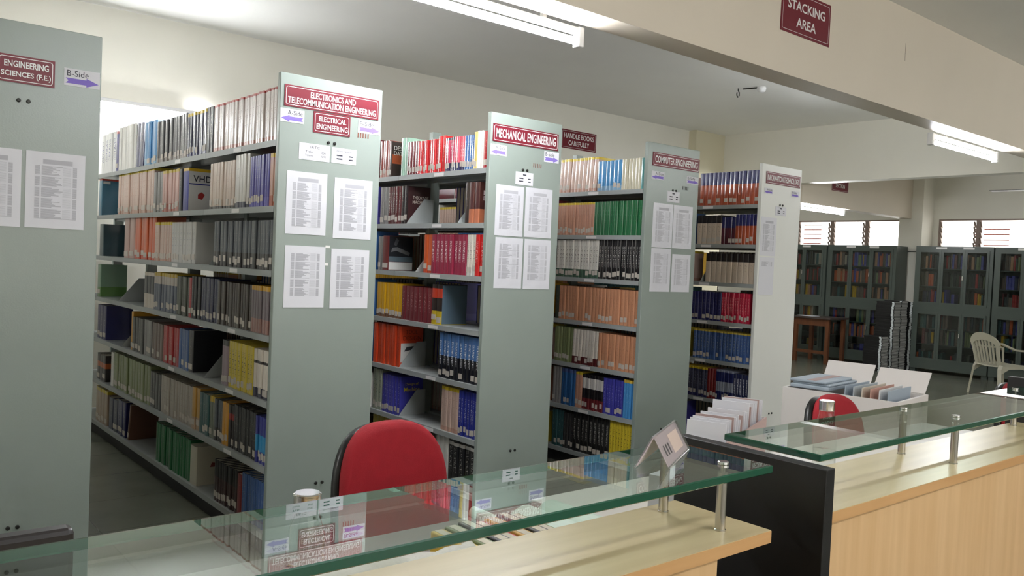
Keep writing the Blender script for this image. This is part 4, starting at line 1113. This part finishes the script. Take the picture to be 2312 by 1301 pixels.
def bottle(label, x, y, h):
    t = thing('water_bottle', label, 'bottle', (x, y, .75), 0, 'clear water bottles with steel caps')
    k = h / .28
    prof = [(.030, .002), (.037, .008), (.037, .06 * k), (.035, .064 * k), (.037, .068 * k), (.037, .15 * k), (.035, .155 * k), (.037, .16 * k), (.036, .18 * k), (.030, .21 * k), (.024, .232 * k), (.0235, .25 * k)]
    MB().lathe(prof, 28, cap=False).build('body', M_bottle, t, smooth=True)
    MB().lathe([(.001, .0025), (.030, .002), (.036, .008), (.0362, .12 * k), (.001, .12 * k)], 24, cap=False).build('water', clear_mat('water', (.97, .98, .97), 0, 1.33), t, smooth=True)
    MB().lathe([(.0235, .247 * k), (.0245, .249 * k), (.0245, h - .006), (.026, h - .005), (.026, h - .002), (.023, h)], 28).build('cap', M_chrome, t, smooth=False)
bottle('clear water bottle with steel cap behind the left glass shelf', .715, 1.43, .252)
bottle('clear water bottle with steel cap behind the right glass shelf', 2.60, 1.45, .285)
# computer monitor seen from behind at the lower left
mo = thing('computer_monitor', 'dark computer monitor at the lower left, behind the left counter', 'monitor', (.030, 1.32, .7502))
M_mon = mat('monitor_shell', (40, 36, 38), .35)
MB().box(-.265, .265, 0, .035, .03, .286).build('screen_housing', M_mon, mo, bevel=.008)
MB().box(-.12, .12, -.035, 0, .06, .24).build('rear_housing', M_mon, mo, bevel=.006)
MB().box(-.25, .25, .0352, .0358, .045, .28).build('screen', mat('dark_screen', (14, 15, 17), .1), mo)
MB().lathe([(.09, .001), (.09, .01), (.03, .014), (.025, .04)], 24, 0, .01).build('stand', M_mon, mo)
# registers, papers and cloth on the left desk
rg = [((206, 170, 50), .0), ((104, 118, 66), .0), ((30, 30, 32), 0), ((182, 40, 66), 0), ((196, 150, 60), 0), ((36, 36, 38), 0), ((122, 134, 80), 0)]
for i, (c, _) in enumerate(rg):
    t = thing('register', '%s register in the row lying behind the left counter ledge' % ['yellow', 'olive green', 'black', 'crimson', 'amber', 'charcoal', 'sage green'][i], 'register', (1.055 + .037 * i, 1.34, .7505), 0, 'registers in a row on the left desk')
    MB().box(0, .035, 0, .17, 0, .096 + .004 * (i % 3)).build('cover', mat('register_%d' % i, c, .5), t, bevel=.003)
    MB().box(.008, .027, .02, .166, .0962 + .004 * (i % 3), .0968 + .004 * (i % 3)).build('page_block', M_page, t)
ledg = thing('open_register', 'open register with pale green pages on the left desk', 'register', (1.53, 1.585, .7505), .02)
M_green = mat('pale_green_page', (196, 214, 200), .6)
for sgn in (-1, 1):
    lp = []
    for v in (-.10, .10):
        lp.append([(sgn * u, v, .024 + .03 * math.sin(PI * min(1, u / .11)) * (1 - u / .18)) for u in (0.002, .015, .03, .05, .075, .10, .11)] + [(sgn * u, v, .0025) for u in (.11, .002)])
    mb = MB(); mb.loft(lp); mb.build('pages', M_green, ledg)
MB().box(-.115, .115, -.105, .105, 0, .002).build('cover', mat('register_cover', (90, 40, 44), .6), ledg)
rl = MB(); rl.tube([(0, .06, .018), (0, 0, .018), (0, -.14, .018)], .016, 14)
tag(rl.build('paper_roll', M_green, loc=(1.375, 1.71, .7525)), 'rolled pale green paper on the left desk', 'paper roll')
cl = MB(); N = 14
for i in range(N + 1):
    for j in range(5):
        u = i / N; v = j / 4
        cl.v.append((u * .34 - .17, v * .10 - .05 + .012 * math.sin(7 * u), .012 + .016 * math.sin(9 * u + 2 * v) * math.sin(5 * v + 3 * u) + .02 * math.sin(PI * v)))
for i in range(N):
    for j in range(4): a = i * 5 + j; cl.face((a, a + 5, a + 6, a + 1))
co = cl.build('white_cloth', mat('white_cloth', (220, 216, 208), .9, bump=.3, bscale=90), loc=(.79, 1.235, .885), smooth=True)
md = co.modifiers.new('solid', 'SOLIDIFY'); md.thickness = .003
tag(co, 'crumpled white cloth tucked behind the left counter ledge', 'cloth')
bx = MB().box(-.20, .20, -.055, .055, 0, .118)
tag(bx.build('dark_file_box', mat('dark_maroon_box', (52, 26, 28), .5), bevel=.003, loc=(.79, 1.236, .7505)), 'dark maroon file box under the white cloth behind the left counter', 'box')

# ------------------------------------------------------------------ office chairs
def outline(w, h, n=36):
    """rounded back outline: flat bottom with soft corners, full rounded top"""
    pts = []
    for k in range(n):
        a = 2 * PI * k / n; c, s_ = math.cos(a), math.sin(a)
        e = 2 / 3.0 if s_ >= 0 else 2 / 4.5
        x = w / 2 * math.copysign(abs(c) ** e, c); z = h / 2 * math.copysign(abs(s_) ** e, s_)
        x *= 1 - .10 * (z / h + .5) ** 2
        pts.append((x, z))
    return pts
def pad(w, h, y0, y1, bulge, curve, zc, lean=0.0):
    """upholstered pad: rim at y0, front at y1 (towards -Y), curved about the sitter"""
    ol = outline(w, h); mb = MB(); loops = []
    for f, t in ((.96, 0), (1.0, .18), (1.0, .55), (.975, .8), (.90, .95), (.72, 1.0), (.4, 1.0 + bulge), (.05, 1.0 + bulge * 1.3)):
        L = []
        for x, z in ol:
            X, Z = x * f, z * f
            L.append((X, y0 + (y1 - y0) * t - curve * (X * X) * 4 + lean * Z, zc + Z))
        loops.append(L)
    mb.loft(loops); return mb
def office_chair(label, x, y, rz, k=1.0):
    t = thing('office_chair', label, 'chair', (x, y, 0), rz, 'red office chairs behind the counter')
    pad(.425, .49, .02, -.045, .12, .22, .645, .10).build('back_cushion', M_red, t, smooth=True)
    pad(.440, .495, .060, .015, .05, .22, .628, .10).build('back_shell', M_blackpl, t, smooth=True)
    s_ = MB(); ol = outline(.48, .46)
    s_.loft([[(a * f, b * f - .25, z) for a, b in ol] for f, z in ((.9, .41), (1, .425), (1, .46), (.95, .478), (.7, .486), (.1, .488))]); s_.build('seat', M_red, t, smooth=True)
    MB().box(-.03, .03, .045, .06, .36, .52).box(-.03, .03, -.25, .06, .36, .375).build('back_bracket', M_blackpl, t, bevel=.004)
    MB().lathe([(.028, .10), (.028, .26), (.018, .26), (.018, .41)], 16, 0, -.25).build('gas_column', M_blackpl, t)
    for i in range(5):
        a = 2 * PI * i / 5 + .3; e = (.29 * math.cos(a), -.25 + .29 * math.sin(a))
        MB().bar((0, -.25, .11), (e[0], e[1], .075), .045, .03).build('base_leg', M_blackpl, t)
        w = MB(); w.lathe([(.027, -.018), (.03, -.01), (.03, .01), (.027, .018)], 14); w.v = [(v[2], v[0], v[1] + .031) for v in w.v]
        w.v = [(v[0] * math.sin(a) + v[1] * math.cos(a) + e[0], -v[0] * math.cos(a) + v[1] * math.sin(a) + e[1], v[2]) for v in w.v]
        w.build('caster', M_blackpl, t)
    return t
office_chair('red office chair with black shell behind the left counter', 1.51, 2.42, .02)
office_chair('red office chair with black shell behind the right counter, before the white carton', 3.70, 2.03, .02)
office_chair('red chair mostly hidden behind the partition at the right picture edge', 5.32, 1.80, -.1)

# ------------------------------------------------------------------ card trays and carton
cb = thing('card_box', 'white carton tray of standing index cards behind the black partition', 'box', (2.20, 1.56, .7505), .37)
M_carton = mat('white_carton', (228, 222, 218), .6); M_cartin = mat('carton_pinkish', (176, 152, 148), .7)
MB().box(-.263, .263, -.068, .068, 0, .005).box(-.263, .263, .063, .068, .005, .215).box(-.263, -.258, -.063, .063, .005, .215).box(.258, .263, -.063, .063, .005, .215).build('tray', M_carton, cb)
MB().box(-.263, .263, -.068, -.063, .005, .215).build('front_side', M_cartin, cb)
rc = random.Random(5)
for i in range(18):
    xx = -.235 + i * .027; h = .245 + .02 * rc.random() + (.02 if i > 9 else 0)
    tag(MB().obox((0, 0, h / 2), (.0012, 0, 0), (0, .058, 0), (.010, 0, h / 2)).build('index_card', M_cartin if i % 4 == 3 else M_paper, loc=(2.20 + xx * math.cos(.37), 1.56 + xx * math.sin(.37), .7565), rot=(0, 0, .37)), 'white index card standing in the carton tray behind the black partition', 'card', 'index cards in the tray')
pb = thing('paper_pile', 'flat pile of white paper before the card tray, behind the black partition', 'paper', (1.80, 1.38, .7505), .2)
MB().box(-.10, .10, -.07, .07, 0, .16).build('sheets', M_paper, pb)
ct = thing('carton', 'white carton full of files behind the second red chair', 'carton', (4.45, 2.32, 0), -1.45)
MB().box(-.31, .31, -.24, .24, 0, .02).box(-.31, .31, -.24, -.225, .02, .82).box(-.31, .31, .225, .24, .02, .82).box(-.31, -.295, -.225, .225, .02, .82).box(.295, .31, -.225, .225, .02, .82).build('carton_body', M_carton, ct)
MB().obox((.15, .295, .875), (.14, 0, 0), (0, .05, .055), (0, .0015, -.0015)).obox((-.15, .285, .88), (.14, 0, 0), (0, .04, .06), (0, .0015, -.0015)).build('flap', M_carton, ct)
fcol = [(160, 172, 184), (180, 188, 194), (206, 196, 180), (196, 150, 136), (214, 214, 214)]
for i in range(6):
    m_ = mat('file_%d' % (i % 5), fcol[i % 5], .6)
    tag(MB().obox((0, 0, .42), (.003, 0, 0), (0, .17, 0), (.012, 0, .42)).build('file_folder', m_, loc=(4.45 + (.0 + .045 * i) * math.cos(-1.45), 2.32 + (.0 + .045 * i) * math.sin(-1.45), .022), rot=(0, 0, -1.45)),
        '%s file folder standing in the white carton' % ['blue-grey', 'pale grey-blue', 'cream', 'salmon', 'light grey'][i % 5], 'folder', 'file folders in the carton')
bl = MB().obox((0, 0, .012), (.20, 0, 0), (0, .012, 0), (0, 0, .012))
fb = thing('flat_file', 'grey-blue file bundle lying across the white carton', 'folder', (4.42, 2.49, .8225), -1.45, None)
MB().box(-.11, .11, -.20, .20, .0, .022).box(-.10, .115, -.19, .195, .0222, .034).box(-.115, .09, -.20, .18, .0342, .048).build('papers', mat('file_0', fcol[0], .6), fb, bevel=.008)
MB().box(-.02, .03, -.19, .17, .0482, .0492).build('tape', M_cartin, fb)

# ------------------------------------------------------------------ glass-fronted cupboards along the far wall
XC = 13.40
def cupboard(label, y0, y1):
    t = thing('glass_cupboard', label, 'cupboard', (XC, (y0 + y1) / 2, 0), 0, 'glass fronted cupboards along the far wall')
    h = (y1 - y0) / 2; H = 1.985
    b = MB()
    b.box(.012, .38, -h, -h + .02, .06, H).box(.012, .38, h - .02, h, .06, H).box(.012, .38, -h + .02, h - .02, H - .02, H).box(.012, .38, -h + .02, h - .02, .10, .12).box(.36, .38, -h + .02, h - .02, .12, H - .02)
    b.box(0, .012, -h, -h + .05, .06, H).box(0, .012, h - .05, h, .06, H).box(0, .012, -h + .05, h - .05, H - .06, H).box(0, .012, -h + .05, h - .05, .06, .20).box(0, .012, -h + .05, h - .05, .955, 1.075)
    b.build('body', M_cup, t)
    for a in (-h, h - .08): MB().box(.02, .10, a, a + .08, 0, .06).build('foot', M_cup, t)
    for z in (.45, .70, 1.36, 1.64): MB().box(.03, .355, -h + .021, h - .021, z - .012, z).build('shelf', M_cup, t)
    MB().box(.03, .355, -h + .021, h - .021, 1.0, 1.075).build('middle_board', M_cup, t)
    w = (2 * h - .10) / 3
    for z0, z1, hz in ((.20, .955, .62), (1.075, H - .06, 1.50)):
        for k in range(3):
            a = -h + .05 + w * k
            f = MB(); e = .035
            f.box(-.008, .012, a + .001, a + e, z0, z1).box(-.008, .012, a + w - e, a + w - .001, z0, z1).box(-.008, .012, a + e, a + w - e, z0, z0 + e).box(-.008, .012, a + e, a + w - e, z1 - e, z1)
            d_ = f.build('door', M_cup, t)
            MB().box(0, .003, a + e, a + w - e, z0 + e, z1 - e).build('pane', M_pane, d_)
            if k == 1:
                hd = MB(); hd.box(-.03, -.008, a + .008, a + .024, hz - .035, hz + .035); hd.build('handle', M_chrome, d_, bevel=.004)
    for a in (-.3, .1): MB().box(-.002, 0, a, a + .16, H - .045, H - .012).build('name_slip', M_signw, t)
    # contents
    lv = [.122, .452, .702, 1.077, 1.362, 1.642]; rq = random.Random(int(y0 * 100))
    st = ['maroon', 'charcoal', 'tan', 'darkblue', 'maroonblack', 'brown', 'olive', 'orange', 'teal', 'black', 'red', 'beige', 'darkgreen', 'goldyellow', 'violet', 'darkbrown', 'charcoal', 'slate']
    for i, z in enumerate(lv):
        y = y0 + .06
        fam = [rq.choice(st) for _ in range(3)] + (['toolorange', 'maroon'] if i == 1 else [])
        while y < y1 - .09:
            tk = rq.uniform(.022, .05); hh = rq.uniform(.17, .235)
            if y + tk > y1 - .05: break
            if rq.random() < .93:
                ci = stuff_slot(jacket(rq.choice(fam) if rq.random() < .6 else rq.choice(st)))
                bx_ = XC + .06 + rq.uniform(0, .03); cover_mb(stuff, tk - .001, hh, .15, ci, bx_, y + tk / 2, z + .0006); pages_mb(stuff, tk - .001, hh, .15, 0, bx_, y + tk / 2, z + .0006)
                y += tk
            else: y += rq.uniform(.04, .12)
            if rq.random() < .12: fam = [rq.choice(st) for _ in range(3)]
cupboard('green-grey glass fronted cupboard mostly hidden by the white rack', 7.64, 8.84)
cupboard('green-grey glass fronted cupboard left of the pale column, behind the wooden table', 6.42, 7.61)
cupboard('green-grey glass fronted cupboard right of the pale column', 4.97, 6.11)
cupboard('green-grey glass fronted cupboard at the right picture edge', 3.82, 4.95)
so = stuff.build('book_rows', stuff_mats)
tag(so, 'rows of smaller, farther books filling the racks and the glass fronted cupboards', 'books'); so['kind'] = 'stuff'

# ------------------------------------------------------------------ stacks of bound theses before the column
def thesis_mesh():
    m = MB(); m.box(0, .21, 0, .295, 0, .0185, 0); m.box(.004, .206, -.0006, .0, .0035, .015, 1); m.box(-.0008, 0, .012, .045, .001, .0175, 2); return m
thp = thesis_mesh().build('bound_thesis', [mat('thesis_black', (16, 16, 18), .45), mat('thesis_pages', (196, 196, 192), .8), mat('thesis_tag', (216, 222, 222), .6)])
th_first = True; rt = random.Random(3)
for nm, x, y, n in (('tall stack nearest the room, left of the pale column', 12.98, 6.20, 58), ('tall middle stack before the pale column', 13.21, 6.20, 59), ('tall rear stack touching the pale column', 13.44, 6.125, 58), ('short stack in front of the tall ones', 12.72, 6.24, 29)):
    for i in range(n):
        if th_first: o = thp; th_first = False
        else: o = thp.copy(); COL.objects.link(o)
        o.location = (x + rt.uniform(-.006, .006) + .01 * math.sin(i * .35), y + rt.uniform(-.006, .006), i * .0187)
        tag(o, 'black bound thesis lying in the ' + nm, 'thesis', 'black theses in the ' + nm)

# ------------------------------------------------------------------ plastic armchair, table, hanging cloth
def plastic_chair():
    t = thing('plastic_armchair', 'cream plastic armchair before the far cupboards', 'chair', (11.85, 4.22, 0), math.radians(64), None)
    # local: sitter faces -Y, width along X
    s_ = MB(); lp = []
    for yy, z, w in ((.22, .405, .40), (.18, .40, .42), (.0, .405, .45), (-.18, .415, .46), (-.23, .405, .45), (-.25, .37, .44)):
        lp.append([(-w / 2, yy, z), (-w / 4, yy, z - .008), (0, yy, z - .01), (w / 4, yy, z - .008), (w / 2, yy, z), (w / 2, yy + .002, z - .02), (0, yy + .002, z - .03), (-w / 2, yy + .002, z - .02)])
    s_.loft(lp); s_.build('seat', M_cream, t, smooth=False)
    # back: rim arch with vertical slats
    b = MB()
    def bk(x, z): return (x, .22 + (z - .40) * .26 - .32 * x * x, z)
    top = []
    for k in range(21):
        a = PI * k / 20; top.append((.235 * math.cos(a), .66 + .15 * math.sin(a)))
    L = []
    for (x, z), f in zip(top, range(21)):
        x2, z2 = x * .80, .66 + (z - .66) * .55 - .03
        p, q = Vector(bk(x, z)), Vector(bk(x2, z2)); o_ = Vector((0, .014, .004))
        L.append([p - o_, q - o_, q + o_, p + o_])
    b.loft(L)
    for sx in (-1, 1):
        b.loft([[Vector(bk(sx * xx, z)) + Vector((d1, d2, 0)) for d1, d2 in ((-.022, -.012), (.022, -.012), (.022, .012), (-.022, .012))] for xx, z in ((.205, .67), (.19, .55), (.18, .40))])
    for x in (-.125, -.075, -.025, .025, .075, .125):
        b.loft([[Vector(bk(x * f, z)) + Vector((d1, d2, 0)) for d1, d2 in ((-.013, -.006), (.013, -.006), (.013, .006), (-.013, .006))] for f, z in ((1.08, .725 - 1.1 * x * x), (1.0, .58), (.95, .41))])
    b.build('backrest', M_cream, t)
    for sx in (-1, 1):
        a = MB(); pts = [(.235, .255, .70), (.262, .18, .665), (.282, .08, .625), (.285, -.05, .615), (.28, -.24, .61), (.275, -.27, .58)]
        a.loft([[(sx * (x + w), y, z + h_) for w, h_ in ((-.028, .0), (.028, .0), (.024, -.022), (-.024, -.022))] for x, y, z in pts])
        a.build('armrest', M_cream, t)
        for y0, y1, zt in ((-.25, -.29, .60), (.22, .27, .41)):
            l = MB(); xt = .265 if zt > .5 else .21
            l.loft([[(sx * (xx + a_), yy + b_, z) for a_, b_ in ((-.03, -.006), (.012, -.03), (.022, -.02), (-.012, .012))] for xx, yy, z in ((xt, y0, zt), (xt + .004, (y0 + y1) / 2, .36), (.262, y1, 0.0))])
            l.build('leg', M_cream, t)
        sk = MB(); sk.loft([[(sx * .222 + d1, yy, z) for d1, z in ((-.006, .40), (.006, .40), (.006, zz), (-.006, zz))] for yy, zz in ((.21, .30), (.10, .36), (-.10, .365), (-.23, .32))]); sk.build('side_apron', M_cream, t)
plastic_chair()
tb = thing('wooden_table', 'small dark wooden table before the far cupboard, right of the white rack', 'table', (12.95, 7.42, 0))
MB().box(-.30, .30, -.34, .36, .735, .765).build('table_top', mat('dark_table_top', (70, 60, 56), .35), tb, bevel=.003)
for a in (-.27, .22):
    for b_ in (-.30, .27): MB().box(a, a + .055, b_, b_ + .06, 0, .735).build('leg', M_table, tb, bevel=.003)
MB().box(-.26, -.235, -.24, .27, .62, .735).box(-.255, -.235, -.24, .27, .16, .21).build('apron', M_table, tb)
pp = MB().box(-.1, .1, -.15, .15, 0, .006); tag(pp.build('paper_sheaf', M_paper, loc=(12.82, 7.58, .766)), 'thin white paper sheaf on the dark wooden table', 'paper')
hc = MB(); N = 10
for i in range(N + 1):
    for j in range(13):
        u, v = i / N, j / 12; w = .10 + .05 * math.sin(PI * v * .8)
        hc.v.append((.07 + .035 * math.sin(u * 9 + v) * (0.3 + v) + .02 * v, (u - .5) * w * 2, -.56 * v))
for i in range(N):
    for j in range(12): a = i * 13 + j; hc.face((a, a + 13, a + 14, a + 1))
def cloth_mat():
    m, nt, b = new_mat('blue_print_cloth'); tc = nt.nodes.new('ShaderNodeTexCoord'); v = nt.nodes.new('ShaderNodeTexVoronoi'); v.inputs['Scale'].default_value = 45
    nt.links.new(tc.outputs['Object'], v.inputs['Vector']); cr = nt.nodes.new('ShaderNodeValToRGB')
    cr.color_ramp.elements[0].color = lin((120, 156, 170)); cr.color_ramp.elements[1].color = lin((206, 214, 212)); cr.color_ramp.elements[1].position = .6
    nt.links.new(v.outputs['Distance'], cr.inputs['Fac']); nt.links.new(cr.outputs['Color'], b.inputs['Base Color']); b.inputs['Roughness'].default_value = .9; return m
co = hc.build('hanging_cloth', cloth_mat(), loc=(RX[5] + RW, 4.02, 1.44), smooth=True)
md = co.modifiers.new('solid', 'SOLIDIFY'); md.thickness = .003
tag(co, 'pale blue printed cloth hanging from the far side of the white rack', 'cloth')
# small bits of tape
for lb, x, z in (('torn bit of white tape between the sheets of the electronics rack', 1.912, 1.485), ('strip of white tape between the lower sheets of the electronics rack', 1.905, 1.40)):
    tag(MB().box(-.012, .012, -.0006, 0, -.006, .006).build('tape_bit', M_signw, loc=(x, YS, z)), lb, 'tape')
